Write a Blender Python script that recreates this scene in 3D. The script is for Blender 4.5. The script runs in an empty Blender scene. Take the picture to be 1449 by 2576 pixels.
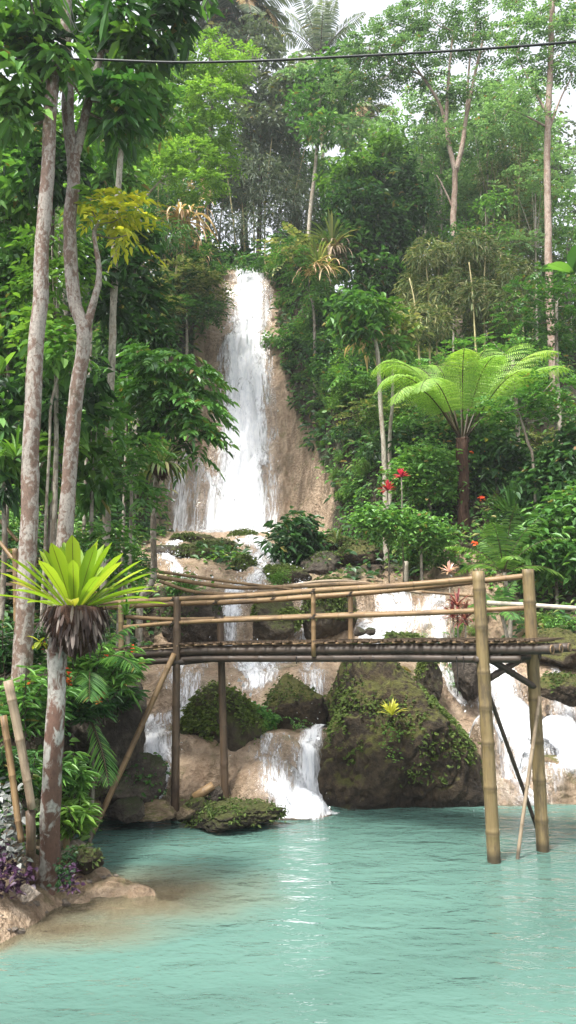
import bpy, math, random
import numpy as np
C = bpy.context
SC = C.scene
COL = SC.collection
R = math.radians
rng = np.random.default_rng(7)

# ------------------------------------------------------------------ camera model
EYE = np.array([0.0, 0.0, 3.06]); PITCH = R(7.54); FPX = 1862.0; UC, VC = 724.5, 1288.0
RT = np.array([1.0, 0, 0]); UPV = np.array([0, -math.sin(PITCH), math.cos(PITCH)]); FW = np.array([0, math.cos(PITCH), math.sin(PITCH)])
def ray(u, v):
    return FW + RT * ((u - UC) / FPX) - UPV * ((v - VC) / FPX)
def at(u, v, Y):                     # point at ground distance Y seen at photo position u, v
    d = ray(u, v); return EYE + d * (Y / d[1])
def hitz(u, v, z=0.0):
    d = ray(u, v); return EYE + d * ((z - EYE[2]) / d[2])

# ------------------------------------------------------------------ noise
def _hash(i, j, k, s):
    h = (i * 374761393 + j * 668265263 + k * 2147483647 + s * 974634777) & 0xffffffff
    h = ((h ^ (h >> 13)) * 1274126177) & 0xffffffff
    h = ((h ^ (h >> 16)) * 2246822519) & 0xffffffff
    return ((h ^ (h >> 15)) & 0xffffff) / float(0xffffff)
def vnoise(x, y, z, s=0):
    x, y, z = np.broadcast_arrays(np.asarray(x, float), np.asarray(y, float), np.asarray(z, float))
    xi, yi, zi = np.floor(x).astype(np.int64), np.floor(y).astype(np.int64), np.floor(z).astype(np.int64)
    fx, fy, fz = x - xi, y - yi, z - zi
    fx, fy, fz = fx*fx*(3-2*fx), fy*fy*(3-2*fy), fz*fz*(3-2*fz)
    r = 0
    for a in (0, 1):
        for b in (0, 1):
            for c in (0, 1):
                w = (fx if a else 1-fx) * (fy if b else 1-fy) * (fz if c else 1-fz)
                r = r + w * _hash(xi+a, yi+b, zi+c, s)
    return r * 2 - 1
def fbm(x, y, z=0.0, oct=3, s=0):
    r, a, f = 0, 1.0, 1.0
    for o in range(oct):
        r = r + a * vnoise(np.asarray(x)*f, np.asarray(y)*f, np.asarray(z)*f, s+o*17); a *= .5; f *= 2.03
    return r / 1.75
def ss(a, b, x):
    t = np.clip((x - a) / (b - a), 0, 1); return t*t*(3-2*t)

# ------------------------------------------------------------------ mesh batches
class MB:
    """collects vertices, quads, triangles plus a texture coordinate and a mask per vertex"""
    def __init__(s): s.V, s.Q, s.T, s.tc, s.m, s.n = [], [], [], [], [], 0
    def add(s, V, Q=None, T=None, tc=None, m=None):
        V = np.asarray(V, float).reshape(-1, 3); n = len(V)
        if Q is not None and len(Q): s.Q.append(np.asarray(Q, np.int64).reshape(-1, 4) + s.n)
        if T is not None and len(T): s.T.append(np.asarray(T, np.int64).reshape(-1, 3) + s.n)
        s.V.append(V); s.tc.append(V if tc is None else np.asarray(tc, float).reshape(-1, 3))
        s.m.append(np.zeros(n) if m is None else np.broadcast_to(np.asarray(m, float), (n,))); s.n += n
    def mesh(s, name, origin=(0, 0, 0), smooth=False):
        V = np.concatenate(s.V) - np.asarray(origin, float)
        Q = np.concatenate(s.Q) if s.Q else np.zeros((0, 4), np.int64)
        T = np.concatenate(s.T) if s.T else np.zeros((0, 3), np.int64)
        me = bpy.data.meshes.new(name)
        me.vertices.add(len(V)); me.vertices.foreach_set('co', V.astype(np.float32).ravel())
        me.loops.add(Q.size + T.size)
        me.loops.foreach_set('vertex_index', np.concatenate([Q.ravel(), T.ravel()]).astype(np.int32))
        me.polygons.add(len(Q) + len(T))
        st = np.concatenate([np.arange(len(Q)) * 4, Q.size + np.arange(len(T)) * 3]).astype(np.int32)
        me.polygons.foreach_set('loop_start', st)
        me.polygons.foreach_set('use_smooth', np.full(len(st), smooth))
        a = me.attributes.new('tc', 'FLOAT_VECTOR', 'POINT'); a.data.foreach_set('vector', np.concatenate(s.tc).astype(np.float32).ravel())
        a = me.attributes.new('m', 'FLOAT', 'POINT'); a.data.foreach_set('value', np.concatenate(s.m).astype(np.float32))
        me.update(calc_edges=True)
        return me
    def obj(s, name, mat, parent=None, smooth=False, loc=None):
        org = np.zeros(3) if loc is None else np.asarray(loc, float)
        if parent is not None: org = WORLD[parent.name]
        o = bpy.data.objects.new(name, s.mesh(name, org, smooth)); COL.objects.link(o)
        if parent is not None: o.parent = parent; WORLD[o.name] = org
        else: o.location = org; WORLD[o.name] = org
        for mm in (mat if isinstance(mat, (list, tuple)) else [mat]): o.data.materials.append(mm)
        return o
WORLD = {}
def tag(o, label=None, cat=None, group=None, kind=None):
    if label: o['label'] = label
    if cat: o['category'] = cat
    if group: o['group'] = group
    if kind: o['kind'] = kind
    return o
def thing(name, loc, label, cat, group=None):
    o = bpy.data.objects.new(name, None); COL.objects.link(o); o.empty_display_size = .2
    o.location = loc; WORLD[o.name] = np.asarray(loc, float)
    return tag(o, label, cat, group)
def dup(root, loc, rz=0.0, sc=1.0, label=None, group=None):
    r = root.copy(); COL.objects.link(r); r.location = loc; r.rotation_euler = (0, 0, rz)
    r.scale = (sc, sc, sc) if np.isscalar(sc) else sc
    WORLD[r.name] = np.asarray(loc, float)
    if label: r['label'] = label
    if group: r['group'] = group
    for ch in list(root.children):
        c = ch.copy(); COL.objects.link(c); c.parent = r
        for g in list(ch.children):
            d = g.copy(); COL.objects.link(d); d.parent = c
    return r

# ------------------------------------------------------------------ shape generators
def nrm(a):
    a = np.asarray(a, float); return a / np.maximum(np.linalg.norm(a, axis=-1, keepdims=True), 1e-9)
def smooth_path(P, n):
    """Catmull-Rom through P, n samples"""
    P = np.asarray(P, float)
    if len(P) == 2: return P[0] + (P[1]-P[0]) * np.linspace(0, 1, n)[:, None]
    Q = np.vstack([2*P[0]-P[1], P, 2*P[-1]-P[-2]])
    d = np.concatenate([[0], np.cumsum(np.linalg.norm(np.diff(P, axis=0), axis=1))]); t = np.linspace(0, d[-1], n)
    i = np.clip(np.searchsorted(d, t, side='right')-1, 0, len(P)-2); f = ((t-d[i])/(d[i+1]-d[i]))[:, None]
    a, b, c, e = Q[i], Q[i+1], Q[i+2], Q[i+3]
    return .5*((2*b)+(c-a)*f+(2*a-5*b+4*c-e)*f*f+(3*b-a-3*c+e)*f**3)
def tube(mb, P, r, seg=8, cap=True, m=0.0, rough=0.0, seed=0):
    P = np.asarray(P, float); n = len(P); r = np.broadcast_to(np.asarray(r, float), (n,))
    Tn = nrm(np.gradient(P, axis=0)); ref = np.array([1.0, 0, 0]) if abs(Tn[0][0]) < .8 else np.array([0, 1.0, 0])
    A = nrm(np.cross(Tn, ref)); B = np.cross(Tn, A)
    th = np.arange(seg) * 2*math.pi/seg
    rad = r[:, None] * np.ones(seg)[None]
    L = np.concatenate([[0], np.cumsum(np.linalg.norm(np.diff(P, axis=0), axis=1))])
    if rough: rad = rad * (1 + rough * fbm(np.cos(th)[None]*1.3+seed*7.1, np.sin(th)[None]*1.3, (L/ max(r.mean(),.01) * .35)[:, None], 2))
    V = P[:, None] + rad[..., None] * (np.cos(th)[None, :, None]*A[:, None] + np.sin(th)[None, :, None]*B[:, None])
    rm = float(r.mean())
    tc = np.stack([np.broadcast_to(np.cos(th)*rm, (n, seg)), np.broadcast_to(np.sin(th)*rm, (n, seg)), np.broadcast_to(L[:, None]+seed*3.7, (n, seg))], -1)
    i, j = np.meshgrid(np.arange(n-1), np.arange(seg), indexing='ij'); k = (j+1) % seg
    Q = np.stack([i*seg+j, i*seg+k, (i+1)*seg+k, (i+1)*seg+j], -1).reshape(-1, 4)
    V = V.reshape(-1, 3); tc = tc.reshape(-1, 3); mm = np.repeat(np.broadcast_to(np.asarray(m, float), (n,)), seg)
    Tt = []
    if cap:
        V = np.vstack([V, P[0], P[-1]]); tc = np.vstack([tc, tc[0]*0, tc[-1]*0]); mm = np.append(mm, [mm[0], mm[-1]])
        a, b = n*seg, n*seg+1
        for q in range(seg):
            Tt.append((a, (q+1) % seg, q)); Tt.append((b, (n-1)*seg+q, (n-1)*seg+(q+1) % seg))
    mb.add(V, Q, Tt, tc, mm)
def bamboo(mb, P, r0, r1=None, node=.32, seg=12, seed=0, hollow=None, bend=0.0):
    """a culm with swollen nodes; P two or more points; hollow end: sunk cap"""
    r1 = r0 if r1 is None else r1
    P = np.asarray(P, float); Ltot = np.linalg.norm(np.diff(P, axis=0), axis=1).sum()
    base = smooth_path(P, max(24, int(Ltot/.05)))
    d = np.concatenate([[0], np.cumsum(np.linalg.norm(np.diff(base, axis=0), axis=1))])
    rr = random.Random(seed); ts = [0.0]; ns = []
    t = node * rr.uniform(.3, .9)
    st = {0.0: (1, 0), Ltot: (1, 0)}
    while t < Ltot - .03:
        for dt, f, k in ((-.022*r0/.05, 1.0, .0), (-.007*r0/.05, 1.11, .7), (0, 1.04, 1.0), (.007*r0/.05, 1.09, .6), (.022*r0/.05, .985, .0)):
            st[t+dt] = (f, k)
        t += node * rr.uniform(.85, 1.2)
    s = sorted(x for x in st if 0 <= x <= Ltot)
    extra = [x for x in np.arange(0, Ltot, .12) if min(abs(x-y) for y in s) > .03]
    for x in extra: st[x] = (1.0, 0)
    s = sorted(s + extra)
    pts = np.stack([np.interp(s, d, base[:, k]) for k in range(3)], -1)
    rad = np.array([(r0+(r1-r0)*x/Ltot) * st[x][0] for x in s]); mk = np.array([st[x][1] for x in s])
    tube(mb, pts, rad, seg, True, mk, 0.0, seed)

HEXW = (.62, .78)
def leaves(mb, base, dirv, up, L, W, droop=.15, fold=.25, m=None):
    """hexagonal folded leaves, two quads each"""
    base = np.asarray(base, float); N = len(base)
    d = nrm(dirv); s = nrm(np.cross(d, up)); n = np.cross(s, d)
    L = np.broadcast_to(np.asarray(L, float), (N,))[:, None]; W = np.broadcast_to(np.asarray(W, float), (N,))[:, None]*.5
    dz = np.array([0, 0, 1.0]) * droop * L
    mid1, mid2 = base + d*L*.33 - dz*.12, base + d*L*.68 - dz*.45
    tip = base + d*L - dz
    f = n*W*fold*2
    V = np.stack([base, mid1 + s*W*.92 + f, mid2 + s*W*.8 + f, tip, mid2 - s*W*.8 + f, mid1 - s*W*.92 + f], 1)
    k = np.arange(N)[:, None]*6
    Q = np.concatenate([k + np.array([[0, 1, 2, 3]]), k + np.array([[0, 3, 4, 5]])])
    mb.add(V.reshape(-1, 3), Q, m=None if m is None else np.repeat(m, 6))
def strap(mb, base, d0, L, W, droop, segs=7, prof=None, up=None, curl=.25, m=0.0, wav=0.0, seed=0):
    """one long bending leaf as a folded strip"""
    d = nrm(d0).astype(float); pts = [np.asarray(base, float)]; 
    for i in range(segs):
        pts.append(pts[-1] + d*L/segs); d = nrm(d + np.array([0, 0, -1.0]) * droop/segs*(.4+1.2*i/segs))
    P = np.array(pts); Tn = nrm(np.gradient(P, axis=0))
    up = np.array([0, 0, 1.0]) if up is None else up
    s = np.cross(Tn, up); bad = np.linalg.norm(s, axis=1) < 1e-3; s[bad] = (1, 0, 0); s = nrm(s); n = np.cross(s, Tn)
    t = np.linspace(0, 1, segs+1)
    w = (np.interp(t, [0, .15, .5, .8, 1], [.35, .6, 1, .85, .06]) if prof is None else np.interp(t, *prof)) * W*.5
    if wav: w = w * (1 + wav*np.sin(t*38+seed))
    V = np.stack([P - s*w[:, None] + n*(w*curl)[:, None], P, P + s*w[:, None] + n*(w*curl)[:, None]], 1).reshape(-1, 3)
    i = np.arange(segs)[:, None]*3
    Q = np.concatenate([i + np.array([[0, 1, 4, 3]]), i + np.array([[1, 2, 5, 4]])])
    mb.add(V, Q, m=m, tc=np.stack([np.tile([-1., 0, 1], segs+1)*.5, np.repeat(t, 3), np.zeros(3*(segs+1))], -1))
def rand_dirs(n, zlo=-.3, zhi=1.0):
    z = rng.uniform(zlo, zhi, n); a = rng.uniform(0, 2*math.pi, n); q = np.sqrt(np.maximum(0, 1-z*z))
    return np.stack([q*np.cos(a), q*np.sin(a), z], -1)
def sprays(mb, ctr, dirv, L, pairs, ll, lw, droop=.25, ldroop=.25, tip=True, splay=1.0):
    """pinnate sprays: leaflets in pairs along a drooping rachis"""
    N = len(ctr); d = nrm(dirv); up = np.array([0, 0, 1.0]) + rng.normal(0, .25, (N, 3))
    s = nrm(np.cross(d, up)); n = np.cross(s, d)
    L = np.broadcast_to(np.asarray(L, float), (N,))
    B, D, U, LL = [], [], [], []
    for k in range(pairs):
        t = (k + .6) / pairs
        p = ctr + d*(L*t)[:, None] - np.array([0, 0, 1.0])*(droop*L*t*t)[:, None]
        sz = np.sin(math.pi*(.22+.68*t))
        for sg in (-1, 1):
            B.append(p); D.append(s*sg*splay + d*(.55+.25*t) + rng.normal(0, .12, (N, 3)) - np.array([0, 0, .15])); U.append(n); LL.append(np.full(N, ll*sz))
    if tip:
        B.append(ctr + d*L[:, None]*.97 - np.array([0, 0, 1.0])*(droop*L)[:, None]); D.append(d - np.array([0, 0, droop])); U.append(n); LL.append(np.full(N, ll*.8))
    B, D, U, LL = np.concatenate(B), np.concatenate(D), np.concatenate(U), np.concatenate(LL)
    LL = LL * rng.uniform(.8, 1.15, len(LL))
    leaves(mb, B, D, U, LL, LL*lw/ll, ldroop)
def ell_pts(c, r, n, shell=.55):
    """points in an ellipsoid, thinned towards its middle"""
    d = rand_dirs(n, -1, 1); q = rng.uniform(shell**3, 1, n)**(1/3)
    return np.asarray(c) + d*q[:, None]*np.asarray(r), d
def clump(mb, c, r, style, n, size=1.0):
    """foliage filling one ellipsoid of a crown"""
    c = np.asarray(c, float); r = np.asarray(r, float)
    if style == 'broad':
        k = max(5, n//9); sc, sd = ell_pts(c, r, k, .45)
        i = rng.integers(0, k, n); p = sc[i] + rng.normal(0, .16*size, (n, 3))*[1, 1, .6]
        d = sd[i]*.6 + rand_dirs(n, -.6, .35); u = np.array([0, 0, 1.0]) + rng.normal(0, .35, (n, 3))
        l = rng.uniform(.14, .26, n)*size; leaves(mb, p, d, u, l, l*.46, .3)
    elif style == 'big':
        k = max(5, n//7); sc, sd = ell_pts(c, r, k, .45)
        i = rng.integers(0, k, n); p = sc[i] + rng.normal(0, .12*size, (n, 3))*[1, 1, .5]
        d = sd[i]*.5 + rand_dirs(n, -.7, .25); u = np.array([0, 0, 1.0]) + rng.normal(0, .3, (n, 3))
        l = rng.uniform(.22, .42, n)*size; leaves(mb, p, d, u, l, l*.38, .38)
    elif style == 'pinnate':
        k = max(6, n//9); p, sd = ell_pts(c, r, k, .5)
        d = sd*[1, 1, .4] + rand_dirs(k, -.35, .35)*.7
        sprays(mb, p, d, rng.uniform(.4, .65, k)*size, 4, .24*size, .095*size, .35)
    elif style == 'gloss':
        k = max(6, n//10); p, sd = ell_pts(c, r, k, .5)
        d = sd*[1, 1, .3] + rand_dirs(k, -.5, .2)*.6
        sprays(mb, p, d, rng.uniform(.5, .8, k)*size, 5, .3*size, .125*size, .38, .4)
    elif style == 'fine':
        k = max(6, n//11); p, sd = ell_pts(c, r*[1, 1, .8], k, .2)
        d = sd*[1, 1, .15] + rand_dirs(k, -.2, .2)*.8
        sprays(mb, p, d, rng.uniform(.45, .75, k)*size, 5, .18*size, .1*size, .2, .1)
    elif style == 'bamboo':
        p, sd = ell_pts(c, r, n, .1)
        d = sd*.5 + rand_dirs(n, -1.0, .25); l = rng.uniform(.16, .32, n)*size
        leaves(mb, p, d, np.array([0, 0, 1.0]) + rng.normal(0, .5, (n, 3)), l, l*.16, .25)
    elif style == 'small':
        k = max(6, n//14); sc, sd = ell_pts(c, r, k, .5)
        i = rng.integers(0, k, n); p = sc[i] + rng.normal(0, .12*size, (n, 3))
        d = sd[i]*.5 + rand_dirs(n, -.5, .6); l = rng.uniform(.07, .13, n)*size
        leaves(mb, p, d, np.array([0, 0, 1.0]) + rng.normal(0, .4, (n, 3)), l, l*.55, .2)

def frond(mb, base, d0, L, bend, pairs, ll, lw, stalk=.12, ldroop=.3, rr=.018, hang=.35, droopy=None):
    """palm frond: bent rachis with leaflets on both sides; leaves go to mb, rachis too (mask 1)"""
    segs = 12; d = nrm(d0); P = [np.asarray(base, float)]
    for i in range(segs):
        P.append(P[-1] + d*L/segs); d = nrm(d + np.array([0, 0, -1.0]) * bend/segs*(.5+1.0*i/segs))
    P = np.array(P); Tn = nrm(np.gradient(P, axis=0))
    tube(mb, P, np.linspace(rr, rr*.25, segs+1), 5, False, 1.0)
    t = np.linspace(stalk, .985, pairs); f = t*segs; i = np.clip(f.astype(int), 0, segs-1); w = (f-i)[:, None]
    p = P[i]*(1-w)+P[i+1]*w; tn = Tn[i]
    s = nrm(np.cross(tn, [0, 0, 1.0]) + 1e-6); n = np.cross(s, tn)
    prof = np.sin(math.pi*np.clip(.12+.86*(t-stalk)/(1-stalk), 0, 1))**.7
    for sg in (-1, 1):
        dv = s*sg + tn*.55 + n*.15 - np.array([0, 0, hang]) + rng.normal(0, .06, (pairs, 3))
        leaves(mb, p, dv, n, ll*prof*rng.uniform(.85, 1.1, pairs), lw, ldroop, .12)
    return P
# ------------------------------------------------------------------ materials
class NT:
    def __init__(s, name):
        s.mat = bpy.data.materials.new(name); s.mat.use_nodes = True; s.t = s.mat.node_tree; s.t.nodes.clear()
        s.out = s.n('ShaderNodeOutputMaterial')
    def n(s, typ, ins=None, **props):
        nd = s.t.nodes.new(typ)
        for k, v in props.items(): setattr(nd, k, v)
        for k, v in (ins or {}).items(): s.set(nd, k, v)
        return nd
    def set(s, nd, k, v):
        sock = nd.inputs[k]
        if isinstance(v, bpy.types.NodeSocket): s.t.links.new(v, sock)
        elif isinstance(v, bpy.types.Node): s.t.links.new(v.outputs[0], sock)
        elif isinstance(v, (tuple, list)) and len(v) == 3 and sock.type == 'RGBA': sock.default_value = (*v, 1)
        else: sock.default_value = v
    def ramp(s, fac, stops):
        nd = s.n('ShaderNodeValToRGB', {'Fac': fac}); e = nd.color_ramp.elements
        while len(e) < len(stops): e.new(.5)
        for el, (p, c) in zip(e, stops): el.position = p; el.color = (*c, 1) if len(c) == 3 else c
        return nd.outputs[0]
    def mix(s, fac, a, b, typ='MIX'):
        nd = s.n('ShaderNodeMix', data_type='RGBA', blend_type=typ)
        s.set(nd, 0, fac); s.set(nd, 6, a); s.set(nd, 7, b); return nd.outputs[2]
    def math(s, op, a, b=0.0, clamp=False):
        nd = s.n('ShaderNodeMath', operation=op, use_clamp=clamp); s.set(nd, 0, a); s.set(nd, 1, b); return nd.outputs[0]
    def mapr(s, v, a, b, c=0.0, d=1.0):
        return s.n('ShaderNodeMapRange', {0: v, 1: a, 2: b, 3: c, 4: d}).outputs[0]
    def attr(s, name): return s.n('ShaderNodeAttribute', attribute_name=name)
    def noise(s, vec, scale, detail=4, rough=.55, dist=0.0):
        nd = s.n('ShaderNodeTexNoise', {'Scale': scale, 'Detail': detail, 'Roughness': rough, 'Distortion': dist})
        if vec is not None: s.set(nd, 'Vector', vec)
        return nd.outputs[0]
    def scale(s, vec, xyz):
        nd = s.n('ShaderNodeVectorMath', operation='MULTIPLY'); s.set(nd, 0, vec); nd.inputs[1].default_value = xyz; return nd.outputs[0]
    def bump(s, h, strength, dist=.02):
        return s.n('ShaderNodeBump', {'Height': h, 'Strength': strength, 'Distance': dist}).outputs[0]
    def pbr(s, col, rough, nor=None, spec=.5, **kw):
        b = s.n('ShaderNodeBsdfPrincipled', {'Base Color': col, 'Roughness': rough, 'Specular IOR Level': spec})
        if nor is not None: s.set(b, 'Normal', nor)
        for k, v in kw.items(): s.set(b, k, v)
        return b.outputs[0]
    def fin(s, sh): s.t.links.new(sh, s.out.inputs[0]); return s.mat
def leaf_mat(name, cols, rough=.5, trans=.3, stem=(.09, .07, .04), spec=.35, var=.35):
    if name.startswith('leaf_') and name not in ('leaf_yellow', 'leaf_red', 'leaf_bright'): cols = [tuple(min(.6, q*f) for q, f in zip(c, (1.65, 1.55, 1.5))) for c in cols]
    k = NT(name); g = k.n('ShaderNodeNewGeometry'); oi = k.n('ShaderNodeObjectInfo')
    n = len(cols); st = [(i/(n-1)*.95, q) for i, q in enumerate(cols)]
    if name in ('leaf_dark', 'leaf_mid', 'leaf_gloss', 'leaf_hazy', 'leaf_grey'): st += [(.975, cols[-1]), (.985, (.2, .19, .04)), (1.0, (.2, .13, .06))]      # a few ageing leaves
    c = k.ramp(g.outputs['Random Per Island'], st)
    hv = k.n('ShaderNodeHueSaturation', {'Color': c, 'Value': k.mapr(oi.outputs['Random'], 0, 1, 1-var, 1+var), 'Hue': k.mapr(oi.outputs['Random'], 0, 1, .512, .49)}).outputs[0]
    cl = k.mix(k.attr('m').outputs['Fac'], hv, stem)
    p = k.pbr(cl, rough, spec=spec)
    tb = k.n('ShaderNodeBsdfTranslucent', {'Color': k.mix(1.0, cl, (1.5, 1.55, .75), 'MULTIPLY')}).outputs[0]
    return k.fin(k.n('ShaderNodeMixShader', {0: trans, 1: p, 2: tb}).outputs[0])
M = {}
G = lambda r, g, b: (r, g, b)
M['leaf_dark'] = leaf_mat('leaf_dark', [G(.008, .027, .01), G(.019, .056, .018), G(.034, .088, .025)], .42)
M['leaf_mid'] = leaf_mat('leaf_mid', [G(.025, .075, .018), G(.05, .13, .03), G(.085, .18, .04)], .45)
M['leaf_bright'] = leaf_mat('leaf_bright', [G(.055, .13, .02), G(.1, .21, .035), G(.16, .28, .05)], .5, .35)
M['leaf_yellow'] = leaf_mat('leaf_yellow', [G(.15, .2, .018), G(.28, .31, .025), G(.4, .39, .04)], .5, .35)
M['leaf_olive'] = leaf_mat('leaf_olive', [G(.03, .06, .018), G(.065, .1, .03), G(.11, .145, .05), G(.17, .17, .08)], .55, .25)
M['leaf_grey'] = leaf_mat('leaf_grey', [G(.045, .075, .05), G(.08, .115, .075), G(.12, .15, .105)], .55, .25)
M['leaf_hazy'] = leaf_mat('leaf_hazy', [G(.05, .11, .055), G(.085, .16, .08), G(.12, .21, .1)], .55, .3)
M['leaf_gloss'] = leaf_mat('leaf_gloss', [G(.02, .07, .02), G(.04, .12, .028), G(.065, .165, .035)], .28, .25, spec=.6)
M['leaf_dry'] = leaf_mat('leaf_dry', [G(.2, .14, .08), G(.32, .23, .14), G(.42, .31, .2)], .75, .2)
M['leaf_brown'] = leaf_mat('leaf_brown', [G(.045, .035, .025), G(.1, .075, .05), G(.19, .15, .1)], .8, .1)
M['dead_dark'] = leaf_mat('dead_dark', [G(.012, .008, .007), G(.028, .018, .015), G(.05, .036, .03), G(.13, .11, .095)], .85, .05)
M['leaf_purple'] = leaf_mat('leaf_purple', [G(.012, .006, .015), G(.03, .011, .034), G(.06, .03, .065)], .45, .1)
M['leaf_silver'] = leaf_mat('leaf_silver', [G(.07, .085, .09), G(.15, .17, .165), G(.24, .26, .25)], .4, .1)
M['leaf_red'] = leaf_mat('leaf_red', [G(.22, .01, .03), G(.42, .02, .06), G(.55, .06, .12)], .45, .25)
M['leaf_maroon'] = leaf_mat('leaf_maroon', [G(.06, .015, .02), G(.13, .035, .04), G(.2, .07, .06)], .45, .25)
M['petal'] = leaf_mat('petal', [G(.6, .07, .02), G(.75, .13, .03), G(.8, .2, .08)], .5, .3)
M['petal_pink'] = leaf_mat('petal_pink', [G(.5, .3, .33), G(.6, .38, .4), G(.62, .45, .45)], .5, .3)
M['fern_top'] = leaf_mat('fern_top', [G(.15, .27, .045), G(.21, .35, .065), G(.28, .42, .085)], .5, .42, stem=(.06, .045, .02), var=.05)
M['moss'] = leaf_mat('moss', [G(.035, .06, .01), G(.06, .095, .018), G(.1, .14, .03)], .8, .2)
M['epiphyte'] = leaf_mat('epiphyte', [G(.3, .32, .04), G(.42, .42, .07), G(.5, .46, .1)], .5, .35)

def nest_fern_mat():
    k = NT('nest_fern'); tc = k.attr('tc'); x = k.n('ShaderNodeSeparateXYZ', {0: tc.outputs['Vector']})
    g = k.n('ShaderNodeNewGeometry')
    c = k.ramp(g.outputs['Random Per Island'], [(0, (.13, .23, .016)), (.5, (.2, .31, .022)), (.85, (.28, .36, .035)), (1, (.26, .22, .045))])
    rib = k.math('LESS_THAN', k.math('ABSOLUTE', x.outputs[0]), .035)
    c = k.mix(k.math('MULTIPLY', rib, .75), c, (.06, .06, .012))
    p = k.pbr(c, .35, spec=.5)
    tb = k.n('ShaderNodeBsdfTranslucent', {'Color': k.mix(1.0, c, (1.5, 1.5, .8), 'MULTIPLY')}).outputs[0]
    return k.fin(k.n('ShaderNodeMixShader', {0: .4, 1: p, 2: tb}).outputs[0])
M['nest_fern'] = nest_fern_mat()

def bamboo_mat(name, a, b, dark, nodec):
    k = NT(name); v = k.attr('tc').outputs['Vector']; m = k.attr('m').outputs['Fac']
    streak = k.noise(k.scale(v, (38, 38, 1.6)), 1.0, 5, .65); blot = k.noise(k.scale(v, (10, 10, 2.6)), 1.0, 5, .7)
    c = k.ramp(streak, [(.3, a), (.7, b)])
    c = k.mix(k.mapr(blot, .48, .64, 0, .85), c, dark)
    c = k.mix(k.math('MULTIPLY', m, .75), c, nodec)
    z = k.n('ShaderNodeSeparateXYZ', {0: k.n('ShaderNodeNewGeometry').outputs['Position']}).outputs[2]
    c = k.mix(k.math('MULTIPLY', k.mapr(k.math('ADD', z, k.math('MULTIPLY', blot, .1)), .2, .12), .75), c, (.02, .016, .01))      # wet stain at the waterline
    return k.fin(k.pbr(c, k.mapr(blot, .3, .7, .42, .7), k.bump(streak, .4, .006), .35))
M['bamboo_rail'] = bamboo_mat('bamboo_rail', (.125, .075, .033), (.25, .165, .082), (.075, .048, .028), (.1, .06, .03))
M['bamboo_post'] = bamboo_mat('bamboo_post', (.115, .082, .036), (.2, .148, .07), (.07, .052, .03), (.055, .04, .02))
M['bamboo_old'] = bamboo_mat('bamboo_old', (.05, .032, .019), (.105, .07, .043), (.03, .02, .013), (.05, .032, .02))
M['bamboo_pale'] = bamboo_mat('bamboo_pale', (.2, .15, .1), (.31, .245, .17), (.12, .085, .055), (.14, .1, .06))
M['bamboo_dark'] = bamboo_mat('bamboo_dark', (.028, .02, .014), (.06, .042, .03), (.018, .014, .01), (.02, .015, .01))  # darkest brown bamboo, for bearers, crossbeams and braces
M['culm'] = bamboo_mat('culm', (.26, .25, .11), (.42, .36, .18), (.2, .15, .07), (.2, .17, .1))

def bark_mat(name, base, lich, red, amt=.5, sc=1.0):
    k = NT(name); v = k.attr('tc').outputs['Vector']
    n1 = k.noise(k.scale(v, (9*sc, 9*sc, 6*sc)), 1.0, 5, .6, .6); n2 = k.noise(k.scale(v, (26*sc, 26*sc, 16*sc)), 1.0, 4, .65); n3 = k.noise(k.scale(v, (3*sc, 3*sc, .9*sc)), 1.0, 3)
    c = k.mix(k.mapr(n2, .35, .65), base, red)
    c = k.mix(k.mapr(k.math('ADD', n1, k.math('MULTIPLY', k.math('SUBTRACT', n3, .5), .7)), .54-amt*.22, .64-amt*.22), c, k.mix(k.mapr(n2, .4, .6), lich, tuple(x*.72 for x in lich)))
    c = k.mix(k.mapr(k.noise(k.scale(v, (5*sc, 5*sc, 1.6*sc)), 1.0, 5, .75), .56, .68, 0, .7), c, (.055, .05, .03))
    c = k.mix(k.mapr(n2, .6, .68, 0, .55), c, tuple(x*.35 for x in base))
    c = k.mix(k.attr('m').outputs['Fac'], c, (.035, .04, .02))
    h = k.math('ADD', n1, k.math('MULTIPLY', n2, .6))
    return k.fin(k.pbr(c, .85, k.bump(h, .6, .012*min(1, 1/sc)), .25))
M['bark_lichen'] = bark_mat('bark_lichen', (.105, .075, .058), (.31, .28, .245), (.18, .12, .092), .46, 1.7)
M['bark_stump'] = bark_mat('bark_stump', (.085, .05, .038), (.33, .32, .29), (.13, .075, .055), .42, .9)
M['bark_pink'] = bark_mat('bark_pink', (.19, .135, .1), (.33, .26, .21), (.25, .17, .125), .5, 1.0)
M['bark_pale'] = bark_mat('bark_pale', (.2, .17, .125), (.36, .33, .27), (.25, .2, .15), .6, 1.2)
M['bark_grey'] = bark_mat('bark_grey', (.1, .085, .065), (.3, .27, .22), (.15, .12, .09), .5, .8)
M['bark_dark'] = bark_mat('bark_dark', (.045, .032, .025), (.12, .1, .08), (.07, .045, .035), .3, .8)
def fibre_mat():
    k = NT('fern_trunk'); v = k.attr('tc').outputs['Vector']
    n = k.noise(k.scale(v, (40, 40, 7)), 1.0, 5, .7); c = k.ramp(n, [(.3, (.02, .011, .008)), (.55, (.07, .038, .026)), (.75, (.16, .095, .06))])
    return k.fin(k.pbr(c, .9, k.bump(n, 1.0, .03), .2))
M['fibre'] = fibre_mat()

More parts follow.
